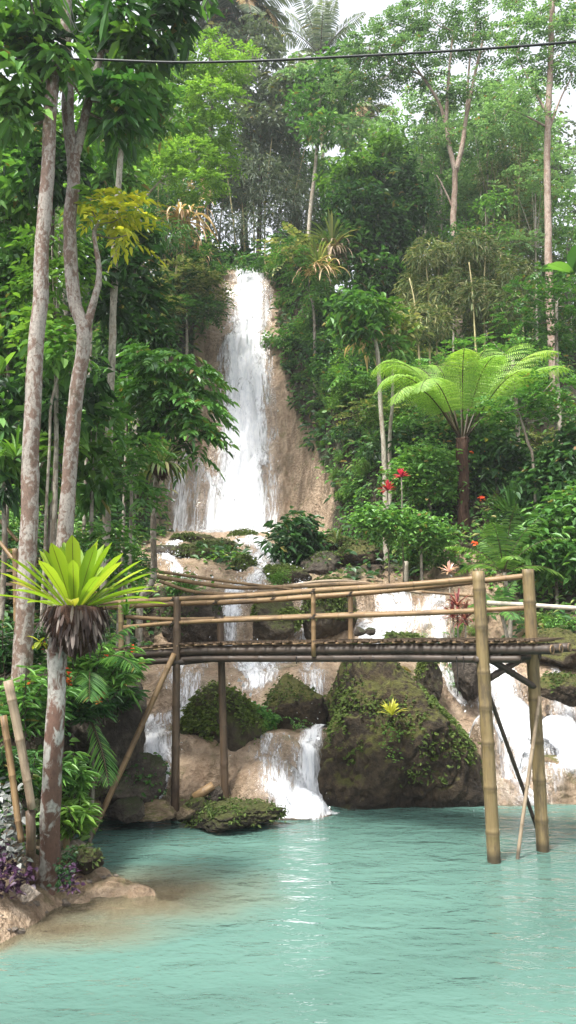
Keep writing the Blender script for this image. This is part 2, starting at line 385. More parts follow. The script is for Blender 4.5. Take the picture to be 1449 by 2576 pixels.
def ground_mat():
    k = NT('ground'); geo = k.n('ShaderNodeNewGeometry'); P = geo.outputs['Position']
    m = k.attr('m').outputs['Fac']
    n1 = k.noise(P, 1.1, 5, .6); n2 = k.noise(P, 5.5, 5, .65); st = k.noise(k.scale(P, (5, 5, .9)), 1.0, 5, .65); n4 = k.noise(P, 19.0, 4, .7)
    tufa = k.ramp(k.math('ADD', k.math('MULTIPLY', st, .6), k.math('MULTIPLY', n2, .4)), [(.3, (.12, .082, .05)), (.45, (.24, .17, .11)), (.58, (.34, .255, .175)), (.75, (.42, .335, .245))])
    tufa = k.mix(k.mapr(n1, .55, .72, 0, .5), tufa, (.22, .13, .075))
    tufa = k.mix(k.mapr(k.noise(P, 1.9, 4, .65), .6, .68, 0, .6), tufa, (.12, .11, .035))
    tufa = k.mix(k.mapr(n4, .62, .75, 0, .55), tufa, (.13, .09, .055))
    nzz = k.math('ABSOLUTE', k.n('ShaderNodeSeparateXYZ', {0: geo.outputs['True Normal']}).outputs[2])
    wet = k.math('MULTIPLY', k.mapr(k.noise(k.scale(P, (2.6, 2.6, .3)), 1.0, 5, .7, .4), .48, .62), k.mapr(nzz, .85, .5))
    tufa = k.mix(k.math('MULTIPLY', wet, .7), tufa, (.1, .07, .04))
    tufa = k.mix(k.math('MULTIPLY', k.mapr(k.noise(k.scale(P, (1.3, 1.3, .8)), 1.0, 6, .7), .55, .64), .7), tufa, (.085, .085, .025))
    vor = k.n('ShaderNodeTexVoronoi', {'Scale': 9.0, 'Vector': P}).outputs[0]
    tufa = k.mix(k.mapr(vor, .34, .1, 0, .45), tufa, (.14, .09, .05))
    soil = k.ramp(n2, [(.35, (.022, .017, .01)), (.55, (.055, .04, .024)), (.75, (.1, .07, .042))])
    soil = k.mix(k.mapr(n1, .45, .6, 0, .75), soil, (.03, .048, .014))
    mm = k.mapr(k.math('ADD', m, k.math('MULTIPLY', k.math('SUBTRACT', n2, .5), .55)), .4, .6)
    c = k.mix(mm, soil, tufa)
    h = k.math('ADD', k.math('MULTIPLY', st, .9), k.math('ADD', n2, k.math('ADD', k.math('MULTIPLY', vor, .5), k.math('MULTIPLY', n4, .6))))
    return k.fin(k.pbr(c, k.mapr(mm, 0, 1, .9, .42), k.bump(h, 1.0, .1), .4))
M['ground'] = ground_mat()

def rock_mat(name, lo, hi, moss, mossamt=.5, dk=.3):
    k = NT(name); tc = k.n('ShaderNodeTexCoord').outputs['Object']; geo = k.n('ShaderNodeNewGeometry')
    oi = k.n('ShaderNodeObjectInfo'); add = k.n('ShaderNodeVectorMath', operation='ADD'); k.set(add, 0, tc)
    cx = k.n('ShaderNodeCombineXYZ', {0: k.math('MULTIPLY', oi.outputs['Random'], 30)}); k.set(add, 1, cx.outputs[0]); v = add.outputs[0]
    n1 = k.noise(v, 2.2, 5, .6); n2 = k.noise(v, 9, 5, .7); n3 = k.noise(v, 38, 4, .7)
    c = k.ramp(k.math('ADD', k.math('MULTIPLY', n1, .45), k.math('MULTIPLY', n2, .55)), [(.32, tuple(x*dk for x in lo)), (.47, lo), (.66, hi)])
    c = k.mix(k.mapr(n3, .58, .75, 0, .6), c, tuple(x*.3 for x in lo))
    nz = k.n('ShaderNodeSeparateXYZ', {0: geo.outputs['Normal']}).outputs[2]
    mk = k.math('ADD', k.math('MULTIPLY', nz, .55), k.math('ADD', k.math('MULTIPLY', n1, .9), k.math('MULTIPLY', n2, .5)))
    c = k.mix(k.mapr(mk, 1.15-mossamt*.75, 1.38-mossamt*.75), c, k.ramp(n2, [(.35, tuple(x*.45 for x in moss)), (.65, moss)]))
    wz = k.n('ShaderNodeSeparateXYZ', {0: geo.outputs['Position']}).outputs[2]
    c = k.mix(k.math('MULTIPLY', k.mapr(k.math('ADD', wz, k.math('MULTIPLY', n2, .25)), .34, .2), .7), c, tuple(x*.22 for x in lo))      # wet tide line
    return k.fin(k.pbr(c, .8, k.bump(k.math('ADD', n2, k.math('MULTIPLY', n3, .6)), 1.0, .06), .3))
M['rock_mossy'] = rock_mat('rock_mossy', (.036, .028, .018), (.09, .068, .042), (.06, .068, .016), .5)
M['rock_boulder'] = rock_mat('rock_boulder', (.032, .023, .014), (.1, .07, .042), (.085, .085, .02), .42)
M['rock_dark'] = rock_mat('rock_dark', (.045, .036, .028), (.13, .105, .08), (.04, .05, .018), .25)
M['rock_tan'] = rock_mat('rock_tan', (.2, .145, .092), (.37, .28, .195), (.13, .12, .04), .22, .6)
M['rock_pale'] = rock_mat('rock_pale', (.28, .23, .185), (.48, .41, .35), (.2, .17, .1), .05, .7)

def foam_mat():
    k = NT('white_water'); v = k.attr('tc').outputs['Vector']; m = k.attr('m').outputs['Fac']
    a = k.noise(k.scale(v, (4.6, .8, 1)), 1.0, 6, .7, .8); b = k.noise(k.scale(v, (13, 3.0, 1)), 1.0, 5, .75, .5)
    big = k.noise(k.scale(v, (1.6, .45, 1)), 1.0, 3, .6)
    f = k.math('ADD', k.math('MULTIPLY', k.math('SUBTRACT', k.math('ADD', k.math('MULTIPLY', a, .42), k.math('ADD', k.math('MULTIPLY', b, .33), k.math('MULTIPLY', big, .25))), .5), 2.2), .5)
    al = k.mapr(k.math('ADD', f, k.math('MULTIPLY', k.math('SUBTRACT', m, .5), .75)), .36, .66)
    p = k.pbr(k.mix(k.mapr(b, .35, .62), (.6, .63, .69), (.9, .91, .92)), .3, k.bump(f, .7, .06), .5)  # grey-lavender streaks put the shadow tone of the falls into the colour
    tb = k.n('ShaderNodeBsdfTranslucent', {'Color': (.8, .83, .86)}).outputs[0]
    w = k.n('ShaderNodeMixShader', {0: .3, 1: p, 2: tb}).outputs[0]
    tr = k.n('ShaderNodeBsdfTransparent').outputs[0]
    gl = k.n('ShaderNodeBsdfGlossy', {'Roughness': .12, 'Normal': k.bump(f, .8, .05)}).outputs[0]
    wet = k.n('ShaderNodeMixShader', {0: k.math('MULTIPLY', m, .12, True), 1: tr, 2: gl}).outputs[0]
    return k.fin(k.n('ShaderNodeMixShader', {0: al, 1: wet, 2: w}).outputs[0])
M['foam'] = foam_mat()
def drop_mat():
    k = NT('water_drops'); p = k.pbr((.82, .84, .86), .25); tb = k.n('ShaderNodeBsdfTranslucent', {'Color': (.8, .83, .86)}).outputs[0]
    return k.fin(k.n('ShaderNodeMixShader', {0: .4, 1: p, 2: tb}).outputs[0])
M['drop'] = drop_mat()

def pool_mat():
    k = NT('pool_water'); P = k.n('ShaderNodeNewGeometry').outputs['Position']; m = k.attr('m').outputs['Fac']   # m = water depth, which also carries the painted darkening of the far pool
    r1 = k.noise(k.scale(P, (1.5, 3.0, 1)), 1.0, 3, .55, .4); r2 = k.noise(k.scale(P, (5.5, 11, 1)), 1.0, 3, .6, .3); r3 = k.noise(k.scale(P, (.5, .9, 1)), 1.0, 2)
    h = k.math('ADD', k.math('MULTIPLY', r1, .75), k.math('ADD', k.math('MULTIPLY', r2, .22), k.math('MULTIPLY', r3, .6)))
    nb = k.bump(h, .55, .17)
    body = k.mix(k.mapr(m, .1, .55), (.15, .125, .08), (.076, .146, .122))
    body = k.mix(k.mapr(m, .9, 2.3), body, (.022, .05, .042))  # far, deep body painted darker in place of the dark tree reflections
    opac = k.mapr(m, 0.0, .4, .3, 1.0)
    dif = k.n('ShaderNodeBsdfDiffuse', {'Color': body, 'Normal': k.bump(h, .25, .1)}).outputs[0]
    tr = k.n('ShaderNodeBsdfTransparent', {'Color': (.82, .9, .84)}).outputs[0]
    inner = k.n('ShaderNodeMixShader', {0: opac, 1: tr, 2: dif}).outputs[0]
    gl = k.n('ShaderNodeBsdfGlossy', {'Roughness': .05, 'Color': (1, 1, 1), 'Normal': nb}).outputs[0]
    fr = k.n('ShaderNodeFresnel', {'IOR': 1.33, 'Normal': nb}).outputs[0]
    return k.fin(k.n('ShaderNodeMixShader', {0: k.math('MULTIPLY', fr, 1.0, True), 1: inner, 2: gl}).outputs[0])
M['pool'] = pool_mat()
def plain(name, col, rough=.6, spec=.3):
    k = NT(name); v = k.n('ShaderNodeTexCoord').outputs['Object']
    n = k.noise(v, 14, 4, .6)
    return k.fin(k.pbr(k.mix(k.mapr(n, .35, .7), col, tuple(x*.6 for x in col)), rough, k.bump(n, .3, .01), spec))
M['cable'] = plain('cable', (.025, .03, .03), .5)
M['cord'] = plain('cord', (.45, .45, .42), .7)
M['lash'] = plain('lash', (.02, .018, .016), .8)
M['wood_pale'] = plain('wood_pale', (.5, .45, .36), .7)
M['wood_step'] = plain('wood_step', (.17, .12, .08), .8)
# ------------------------------------------------------------------ terrain
VY = [-100, -1.5, -.2, 1.2, 5.0, 8.0, 10.2, 11.45, 11.75, 12.15, 12.5, 13.5, 13.8, 14.25, 14.9, 17.3, 17.65, 18.2, 20, 20.6, 22.2, 24, 25, 26.6, 80]
VZ = [1.5, 1.4, .2, -.95, -1.0, -1.7, -2.3, -.9, .05, .75, .98, 1.02, 1.2, 1.8, 2.02, 2.1, 2.75, 3.5, 3.75, 4.25, 4.6, 5.0, 5.5, 5.85, 6.2]  # pool floor shaped deeper far off so the painted water colour darkens there
def bump_at(u, v, Y, rx, ry, h):      # round tufa hump whose top shows at u, v
    p = at(u, v, Y); return (p[0], p[1], rx, ry, p[2], h)
BUMPS = [bump_at(665, 1905, 12.05, .78, .75, 1.1), bump_at(690, 1838, 12.9, .62, .6, .9), bump_at(760, 1990, 11.75, .5, .45, .7), bump_at(470, 1850, 12.6, .3, .4, .9), bump_at(1215, 1800, 13.0, .3, .4, 1.0),
         bump_at(1300, 1850, 13.0, .5, .4, .7), bump_at(1430, 1900, 12.6, .7, .35, .7), bump_at(1290, 1760, 13.7, .45, .4, .6), bump_at(1400, 1800, 13.5, .5, .4, .7), bump_at(450, 1690, 14.6, .9, .7, .9), bump_at(800, 1690, 14.3, .6, .5, .8), bump_at(225, 2178, 8.9, .3, .26, .2), bump_at(280, 2214, 8.66, .36, .2, .1), bump_at(345, 2231, 8.54, .24, .14, .09)]
def T(x, y):
    x, y = np.broadcast_arrays(np.asarray(x, float), np.asarray(y, float))
    n1 = fbm(x*.38, y*.38, 3.3, 3, 1); n2 = fbm(x*1.15, y*1.15, 8.1, 3, 5); n3 = fbm(x*3.1, y*3.1, 1.7, 3, 9)
    w = ss(10.8, 12.5, y)
    right = ss(2.2, 3.4, x)
    yy = y - right*.75*(1-ss(13.5, 16, y)) + w*(.5*n1 + .42*n2)
    yy = yy - (.4*ss(-.8, .2, x)+.55*ss(.3, .8, x))*(1-right)*(1-ss(12.6, 14.5, y))
    V = np.interp(yy, VY, VZ)
    # hillside and cliff
    y0 = np.interp(x, [-30, -12, -8, -6, -4.6, -3.6, .1, 1.2, 2.4, 4, 9, 30], [12, 15, 19, 23.3, 26.6, 28.2, 28.2, 26.6, 23.4, 19.2, 17.5, 17]) + .8*n1 + .25*n2 + .16*fbm(x*2.7, .3, 4.4, 2, 33)
    wf = ss(-8.5, -4, x) * (1 - ss(.2, 4.2, x))
    d = y - y0
    Ps = np.interp(d, [0, .55, 2.75, 3.25, 3.7, 4.9, 9, 17, 26], [0, 1.7, 9.0, 9.4, 10.1, 12.85, 15, 19.5, 19.5])
    Pg = np.interp(d, [0, 1.5, 6, 27, 36], [0, 1.9, 6.0, 20, 20.5])
    P = wf*Ps + (1-wf)*Pg
    rg = 1 - .75*np.exp(-((x+1.85)/1.5)**2)
    H = np.interp(y0, VY, VZ) + P + np.clip(d, 0, 2)*.5*(n1*.9+n2*.55)*rg + np.clip(d, 0, 1)*.12*n3
    z = np.where(d > 0, np.maximum(V, H), V)
    # left bank
    xb = np.interp(y, [-3, 0, 6, 7, 7.8, 8.5, 9.4, 10.2, 10.9, 11.6, 12.3, 14, 17, 20, 24], [-3.4, -3.4, -3.3, -2.98, -2.5, -2.3, -2.7, -3.15, -3.2, -2.95, -2.78, -2.95, -3.6, -4.3, -6]) + .12*n2
    dx = xb - x
    La = np.interp(dx, [-1.2, -.5, -.15, .12, .4, 1.0, 3.5, 12], [-9, -1.2, -.12, .12, .26, .5, 1.8, 7])
    Lb = np.interp(dx, [-.9, -.3, .05, .3, .9, 2, 6, 14], [-9, -1.0, 1.0, 1.9, 2.35, 2.6, 5, 10])
    Lb = Lb + np.clip(dx, 0, 1)*np.interp(y, [11, 14, 20, 26], [0, .3, 2.6, 4.6])
    L = La + (Lb-La)*ss(9.6, 10.9, y)
    z = np.where((y < 27) & (L > -5), np.maximum(z, L + .08*n2), z)
    # sunken tufa ledge at the left bank
    e = np.sqrt(((x+1.95)/1.0)**2 + ((y-8.4-.12*(x+1.9))/.5)**2)
    z = np.maximum(z, .07 - .28*e + .07*n2 + .07*n3)
    e2 = np.sqrt(((x+2.2)/1.3)**2 + ((y-7.65)/.5)**2)
    z = np.maximum(z, -.06 - .4*e2 + .1*n2)
    for bx, by, bx_r, by_r, bt, bh in BUMPS:
        q = ((x-bx)/bx_r)**2 + ((y-by)/by_r)**2 + .22*n3
        z = np.where(q < 1, np.maximum(z, bt - bh + bh*np.sqrt(np.maximum(1-q, 0))), z)
    # right bank beyond the cascade
    dr = x - np.interp(y, [11, 12.4, 13.5, 15, 17, 20], [6.2, 5.9, 5.5, 5.3, 5.0, 4.6]) - .3*n1
    Rr = np.interp(dr, [-.6, -.1, .2, .8, 3, 10], [-9, -.6, .9, 1.9, 3.2, 6]) + np.interp(y, [12, 16, 20], [0, .9, 1.4])*ss(0, .6, dr)
    z = np.where((y > 11.2) & (y < 21) & (Rr > -5), np.maximum(z, Rr), z)
    rough = np.where(z > -.3, 1.0, .3)
    return z + rough*(.08*n3 + .035*fbm(x*8, y*8, 2.0, 2, 21)) + .1*n1*ss(.2, 1.5, z)
def on(u, v, t0=4.0, t1=90.0):
    """where the photo position u, v meets the ground or the water"""
    d = ray(u, v); t = np.arange(t0, t1, .03); p = EYE + t[:, None]*d
    h = np.maximum(T(p[:, 0], p[:, 1]), 0.0); k = np.argmax(h >= p[:, 2])
    return p[k] if (h >= p[:, 2]).any() else p[-1]
def gz(x, y): return float(T(np.array([x]), np.array([y]))[0])
def onxy(x, y): return np.array([x, y, gz(x, y)])

STREAMS = []      # (centre points, half widths)
def stream(pts, wid):
    STREAMS.append((np.asarray(pts, float)[:, :2], np.asarray(wid, float)))
stream([(-1.85, 35.5), (-1.85, 33.6), (-1.82, 32.8), (-1.75, 31.8), (-1.88, 31.0), (-1.85, 29.8), (-1.8, 28.7), (-2.0, 28.1), (-2.2, 27.4), (-2.4, 26.4)], [.75, .82, .86, .75, .88, 1.02, 1.2, 1.55, 1.9, 1.5])
def pstream(l): stream([on(u, v) for u, v, w in l], [w for u, v, w in l])
pstream([(600, 1352, 1.1), (665, 1385, .5), (692, 1425, .4), (640, 1462, .4), (590, 1490, .36), (578, 1540, .34), (578, 1600, .34), (590, 1655, .4), (640, 1695, .5), (645, 1735, .45), (640, 1778, .3)])
pstream([(700, 1425, .3), (760, 1465, .3), (778, 1500, .3), (772, 1560, .3), (770, 1625, .35), (735, 1660, .45), (660, 1685, .5)])
pstream([(470, 1362, .3), (432, 1378, .35), (420, 1400, .3), (450, 1450, .3), (530, 1470, .25)])
pstream([(830, 1800, .25), (795, 1835, .25), (775, 1870, .28), (775, 1925, .34), (765, 1985, .38), (760, 2035, .42), (755, 2062, .4)])
pstream([(395, 1800, .6), (390, 1822, .6), (388, 1850, .5), (386, 1900, .5), (395, 1965, .5), (420, 2010, .35)])
pstream([(950, 1492, .5), (1010, 1515, 1.1), (1010, 1545, 1.15), (980, 1580, 1.1), (930, 1608, .8), (900, 1625, .5)])
pstream([(1130, 1510, .5), (1100, 1560, .6), (1105, 1610, .45), (1110, 1655, .45), (1130, 1700, .4), (1190, 1760, .3)])
pstream([(1180, 1640, .4), (1260, 1700, .6), (1300, 1770, .8), (1290, 1850, .85), (1300, 1920, .9), (1330, 1970, 1.15), (1350, 1998, 1.2)])
pstream([(1380, 1690, .3), (1420, 1760, .35), (1450, 1830, .5), (1430, 1880, .5), (1420, 1920, .7), (1430, 1975, .7)])
def sample_stream(P, W, step=.06):
    d = np.concatenate([[0], np.cumsum(np.linalg.norm(np.diff(P, axis=0), axis=1))]); n = max(12, int(d[-1]/step))
    Q = smooth_path(np.c_[P, W], n); Q[:, 2] = np.maximum(Q[:, 2], .12); return Q
SAMP = [sample_stream(*s) for s in STREAMS]

def CONE(z): return np.interp(z, [5.5, 8, 11, 15, 19], [2.3, 1.6, .35, -.5, -.75])    # right edge of the bare rock
def build_ground():
    def axis(spec):
        out = []
        for a, b, s in spec: out.append(np.arange(a, b, s))
        return np.concatenate(out)
    xs = axis([(-60, -24, 2.0), (-24, -9, .5), (-9, -4, .16), (-4, 6.2, .065), (6.2, 12, .2), (12, 26, .6), (26, 61, 2.0)])
    ys = axis([(-14, 5, .6), (5, 10.5, .1), (10.5, 19, .065), (19, 27, .1), (27, 34, .075), (34, 48, .3), (48, 80, 1.5)])
    X, Y = np.meshgrid(xs, ys); Z = T(X, Y)
    # tufa mask: near streams, on the shore rim, on the cliff
    D = np.full(X.shape, 9.0); F = (X > -6) & (X < 8) & (Y > 10.5) & (Y < 36)
    px, py = X[F], Y[F]; dm = np.full(px.shape, 9.0)
    for S in SAMP:
        for q in S[::5]: dm = np.minimum(dm, np.hypot(px-q[0], py-q[1]) - q[2])
    D[F] = dm
    m = 1 - ss(.35, 1.5, D)
    ce = CONE(Z) + .5*fbm(X*1.1, Y*1.1, Z*.6, 3, 12)
    cone = ss(-4.3, -3.7, X) * (1-ss(-.35, .35, X-ce)) * ss(25.4, 26.2, Y) * (1-ss(32.3, 33.6, Y))
    m = np.maximum(m, cone)
    m = np.maximum(m, ((X > -3.1) & (X < 2.6) & (Y > 11) & (Y < 17.5))*.75)
    m = np.maximum(m, ((Y < 12.5) & (Z < .45) & (X > -3.4))*.9)
    m = np.maximum(m, ((X > 2.5) & (X < 5.7) & (Y > 11.5) & (Y < 17)) * .8)
    m = np.where((X < -2.62) & (Y > 9.6) & (Y < 14) & (Z > .2), 0, m)
    ny, nx = X.shape; i, j = np.meshgrid(np.arange(ny-1), np.arange(nx-1), indexing='ij')
    Q = np.stack([i*nx+j, i*nx+j+1, (i+1)*nx+j+1, (i+1)*nx+j], -1).reshape(-1, 4)
    mb = MB(); mb.add(np.stack([X, Y, Z], -1).reshape(-1, 3), Q, m=m.ravel())
    tag(mb.obj('terrain', M['ground'], smooth=True), kind='structure')
build_ground()
def build_pool():
    xs = np.concatenate([np.arange(-30, -5, 1.0), np.arange(-5, 7, .12), np.arange(7, 31, 1.0)]); ys = np.concatenate([np.arange(-3, 5, .5), np.arange(5, 13.6, .1)])
    X, Y = np.meshgrid(xs, ys); Z = T(X, Y); ny, nx = X.shape
    i, j = np.meshgrid(np.arange(ny-1), np.arange(nx-1), indexing='ij')
    Q = np.stack([i*nx+j, i*nx+j+1, (i+1)*nx+j+1, (i+1)*nx+j], -1).reshape(-1, 4)
    h = .012*fbm(X*1.6, Y*3.0, .5, 3, 40)
    mb = MB(); mb.add(np.stack([X, Y, h], -1).reshape(-1, 3), Q, m=np.clip(-Z, 0, 3).ravel())
    tag(mb.obj('pool_water', M['pool'], smooth=True), kind='structure')
build_pool()
DROPS, DR = .11, []
def ribbon(mb, S, lift=.035, cols=27, fw=.05, base=.0, soft=1.2, lump=.05, ts=(1.7, 2.0)):
    P, W = S[:, :2], S[:, 2]; Tn = nrm(np.gradient(P, axis=0)); N = np.stack([-Tn[:, 1], Tn[:, 0]], -1)
    t = np.linspace(-1.35, 1.35, cols); XY = P[:, None] + N[:, None]*(t[None, :, None]*W[:, None, None])
    X, Y = XY[..., 0], XY[..., 1]; Z = T(X, Y); e = .04
    gx = (T(X+e, Y)-T(X-e, Y))/(2*e); gy = (T(X, Y+e)-T(X, Y-e))/(2*e); nn = nrm(np.stack([-gx, -gy, np.ones_like(gx)], -1))
    z3 = np.stack([X, Y, np.maximum(Z, -.03)], -1)
    L3 = np.concatenate([[0], np.cumsum(np.linalg.norm(np.diff(z3[:, cols//2], axis=0), axis=1))])
    lat = t[None]*W[:, None]
    bumpy = fbm(lat*5, L3[:, None]*1.1 + np.zeros_like(lat), 2.2, 4, 60)
    off = (lift + lump*bumpy)*np.clip(1.25-np.abs(t), 0, 1)[None]*np.ones_like(lat) + .012
    V = z3 + nn*off[..., None]
    n = len(S); m = np.clip((1.32-np.abs(t))/soft, 0, 1)[None]*np.ones((n, 1)) + .42*fbm(lat*1.5, L3[:, None]*.4, 5.5, 3, 70)
    fall = np.clip(np.hypot(gx, gy)/2.2, 0, 1); m = m*.72 + base + fw*fall
    q = np.linspace(0, 1, n); m = m * (np.clip(q/.03, 0, 1)*np.clip((1-q)/.04, 0, 1))[:, None]
    i, j = np.meshgrid(np.arange(n-1), np.arange(cols-1), indexing='ij')
    Q = np.stack([i*cols+j, i*cols+j+1, (i+1)*cols+j+1, (i+1)*cols+j], -1).reshape(-1, 4)
    tc = np.stack([lat*ts[0], np.broadcast_to(L3[:, None]*ts[1], lat.shape), np.zeros_like(lat)], -1)
    k = int(n*cols*DROPS); a = rng.integers(0, n, k); c = np.clip(np.abs(rng.normal(0, .8, k)), 0, 1.4)*np.sign(rng.normal(0, 1, k)); c = np.clip(((c/1.35+1)/2*(cols-1)).astype(int), 0, cols-1)
    pd = V[a, c] + nn[a, c]*rng.gamma(1.5, .07, k)[:, None] + rng.normal(0, .06, (k, 3)); sz = rng.gamma(2, .006, k)[:, None]*np.where(P[0, 1] > 24, 2.0, 1.0)
    DR.append((pd[:, None] + nrm(rng.normal(0, 1, (k, 4, 3)))*sz[:, None]).reshape(-1, 3))
    mb.add(V.reshape(-1, 3), Q, tc=tc.reshape(-1, 3), m=m.ravel())
mb = MB(); ribbon(mb, SAMP[0], .12, 41, .2, -.01, .95, .13, (1, 1)); tag(mb.obj('waterfall', M['foam'], smooth=True), 'tall white waterfall pouring down the tan rock cliff', 'waterfall', kind='structure')
mb = MB()
for S in SAMP[1:4]: ribbon(mb, S, base=-.06)
tag(mb.obj('upper_stream', M['foam'], smooth=True), kind='structure')
mb = MB()
for S in SAMP[4:6]: ribbon(mb, S, base=-.1, ts=(1.5, 1.3))
tag(mb.obj('pool_cascade', M['foam'], smooth=True), kind='structure')
mb = MB()
for S in SAMP[6:]: ribbon(mb, S, .05, base=-.22, lump=.08, ts=(1.3, 1.7))
tag(mb.obj('side_cascade', M['foam'], smooth=True), kind='structure')
# froth where the cascades meet the pool: thin irregular sheets on the water
def froth(mb, c, rx, ry, seed):
    n, k = 24, 40; q = np.linspace(0, 1, n); a = np.linspace(0, 2*math.pi, k, endpoint=False)
    rr = 1 + .25*fbm(np.cos(a)*1.5+seed, np.sin(a)*1.5, .3, 2, 3)
    X = c[0] + q[:, None]*rr*rx*np.cos(a); Y = c[1] + q[:, None]*rr*ry*np.sin(a)
    Z = np.maximum(T(X, Y), 0) + .03 + .035*fbm(X*4, Y*4, seed, 3)*(1-q[:, None])
    m = np.clip(1.35-q[:, None]*1.4, 0, 1)*np.ones_like(X)
    i, j = np.meshgrid(np.arange(n-1), np.arange(k), indexing='ij'); j2 = (j+1) % k
    Q = np.stack([i*k+j, i*k+j2, (i+1)*k+j2, (i+1)*k+j], -1).reshape(-1, 4)
    tc = np.stack([X*.6, Y*1.6, Z], -1)
    mb.add(np.stack([X, Y, Z], -1).reshape(-1, 3), Q, tc=tc.reshape(-1, 3), m=m.ravel())
mb = MB()
p = hitz(1345, 1985); froth(mb, p, 1.3, .5, 1); p = hitz(1430, 1980); froth(mb, p, 1.1, .5, 2); p = hitz(1250, 1990); froth(mb, p, .6, .3, 5)
p = hitz(735, 2058); froth(mb, p, .6, .3, 3); p = hitz(800, 2050); froth(mb, p, .45, .25, 4)
tag(mb.obj('pool_froth', M['foam'], smooth=True), kind='structure')

FILMS = []
def film(l): FILMS.append(sample_stream(np.asarray([on(u, v) for u, v, w in l])[:, :2], np.asarray([w for u, v, w in l], float)))
film([(690, 1845, .5), (690, 1900, .6), (690, 1960, .7), (690, 2030, .7)]); film([(470, 1668, .9), (470, 1720, 1.0), (460, 1780, .9), (440, 1812, .8)]); film([(790, 1665, .5), (790, 1720, .5), (790, 1790, .4)])
film([(1240, 1690, .8), (1290, 1780, 1.1), (1310, 1880, 1.1), (1320, 1975, 1.2)]); film([(640, 1380, .8), (660, 1430, .7), (640, 1470, .6)]); film([(1420, 1720, .5), (1430, 1820, .7), (1430, 1960, .8)])
mb = MB()
DROPS = .01
for S in FILMS: ribbon(mb, S, .02, base=-.3, lump=.03, fw=.0, ts=(2.4, 2.2))
tag(mb.obj('water_film', M['foam'], smooth=True), kind='structure')
DV = np.concatenate(DR); k = len(DV)//4; i = np.arange(k)[:, None]*4
mb = MB(); mb.add(DV, T=np.concatenate([i+np.array([[0, 1, 2]]), i+np.array([[0, 2, 3]]), i+np.array([[0, 3, 1]]), i+np.array([[1, 3, 2]])]))
tag(mb.obj('water_spray', M['drop']), kind='stuff')
# ------------------------------------------------------------------ rocks
def rock_mesh(mb, c, size, seed, planes=9, soft=9, rough=.12, sub=44, squash=None, cuts=None):
    """convex block with softened edges and noisy faces"""
    rr = np.random.default_rng(seed); N = nrm(rr.normal(0, 1, (planes, 3))); dd = rr.uniform(.72, 1.0, planes)
    if cuts is not None: N = np.vstack([N, nrm(np.array([q[:3] for q in cuts], float))]); dd = np.append(dd, [q[3] for q in cuts])
    n = sub; g = np.linspace(-1, 1, n); A, B = np.meshgrid(g, g); O = np.ones_like(A); allV, allQ = [], []
    i, j = np.meshgrid(np.arange(n-1), np.arange(n-1), indexing='ij'); q0 = np.stack([i*n+j, i*n+j+1, (i+1)*n+j+1, (i+1)*n+j], -1).reshape(-1, 4)
    for f, S in enumerate(((A, B, O), (B, A, -O), (O, A, B), (-O, B, A), (B, O, A), (A, -O, B))):
        allV.append(np.stack(S, -1).reshape(-1, 3)); allQ.append(q0 + f*n*n)
    D = nrm(np.vstack(allV)); s = np.maximum(D @ N.T, 0)/dd
    r = 1/(np.maximum((s**soft).sum(1), .35**soft))**(1/soft); r = np.minimum(r, 1.35)
    r = r*(1 + rough*fbm(D[:, 0]*2.2+seed, D[:, 1]*2.2, D[:, 2]*2.2, 4, seed) + rough*.55*fbm(D[:, 0]*7, D[:, 1]*7+seed, D[:, 2]*7, 4, seed) - rough*.5*np.clip(.12-np.abs(fbm(D[:, 0]*3.1, D[:, 1]*3.1+seed, D[:, 2]*3.1, 3, seed+5)), 0, .12)/.12)
    V = np.asarray(c) + D*r[:, None]*np.asarray(size)*.5
    mb.add(V, np.vstack(allQ)); return V
def tufts(mb, V, c, n, l=.06, zmin=-.2, seed=0, face=None):
    """small moss and creeper leaves standing on a rock's surface"""
    d = nrm(V-np.asarray(c)); w = (d[:, 2] > zmin) & (fbm(V[:, 0]*2.1, V[:, 1]*2.1, V[:, 2]*2.1, 3, seed) + d[:, 2]*.35 > .1)
    idx = np.nonzero(w)[0]
    if not len(idx): return
    i = rng.choice(idx, n); p = V[i] + rng.normal(0, .025, (n, 3)); L = rng.uniform(.4, 1.3, n)*l
    leaves(mb, p, d[i]*.8 + rand_dirs(n, -.5, .5)*.9, d[i] + rng.normal(0, .4, (n, 3)), L, L*.6, .4)
def rock(u, v, Y, size, seed, label, mat='rock_mossy', moss=0, mossmat='moss', name='boulder', cat='boulder', group=None, ml=.06, z=None, **kw):
    c = at(u, v, Y)
    if z is not None: c[2] = z
    t = thing(name, (c[0], c[1], c[2]-size[2]*.5), label, cat, group)
    b = MB(); V = rock_mesh(b, c, size, seed, **kw); b.obj('stone', M[mat], t, smooth=True)
    if moss:
        k = MB(); tufts(k, V, c, moss, ml, seed=seed)
        if k.n: k.obj('moss', M[mossmat], t)['kind'] = 'stuff'
    return t, V, c
# the great boulder under the bridge
rock(1003, 1905, 12.85, (2.95, 2.4, 3.3), 12, 'huge brown boulder with moss and creepers below the bridge deck', 'rock_boulder', 6500, 'moss', planes=0, soft=24, rough=.1, sub=120, ml=.07,
     cuts=[(-.9, -.1, .42, .84), (.66, 0, .75, .66), (.1, -.95, -.3, .78), (-.15, -.75, .62, .86), (-.0, .1, 1, 1.06), (.97, -.1, .12, .93), (-.55, -.8, .12, .92), (.6, -.74, .1, .92), (0, .95, .1, .9), (0, 0, -1, 1)])
rock(548, 1868, 13.0, (1.42, 1.2, 1.4), 21, 'rounded boulder thickly overgrown with green moss between the bridge posts', 'rock_mossy', 6500, 'moss', planes=7, soft=7, rough=.14, sub=50, ml=.075)
rock(610, 1900, 12.75, (.75, .7, .6), 23, 'low mossy rock leaning against the right of the green boulder', 'rock_mossy', 2200, 'moss', rough=.14, ml=.06)
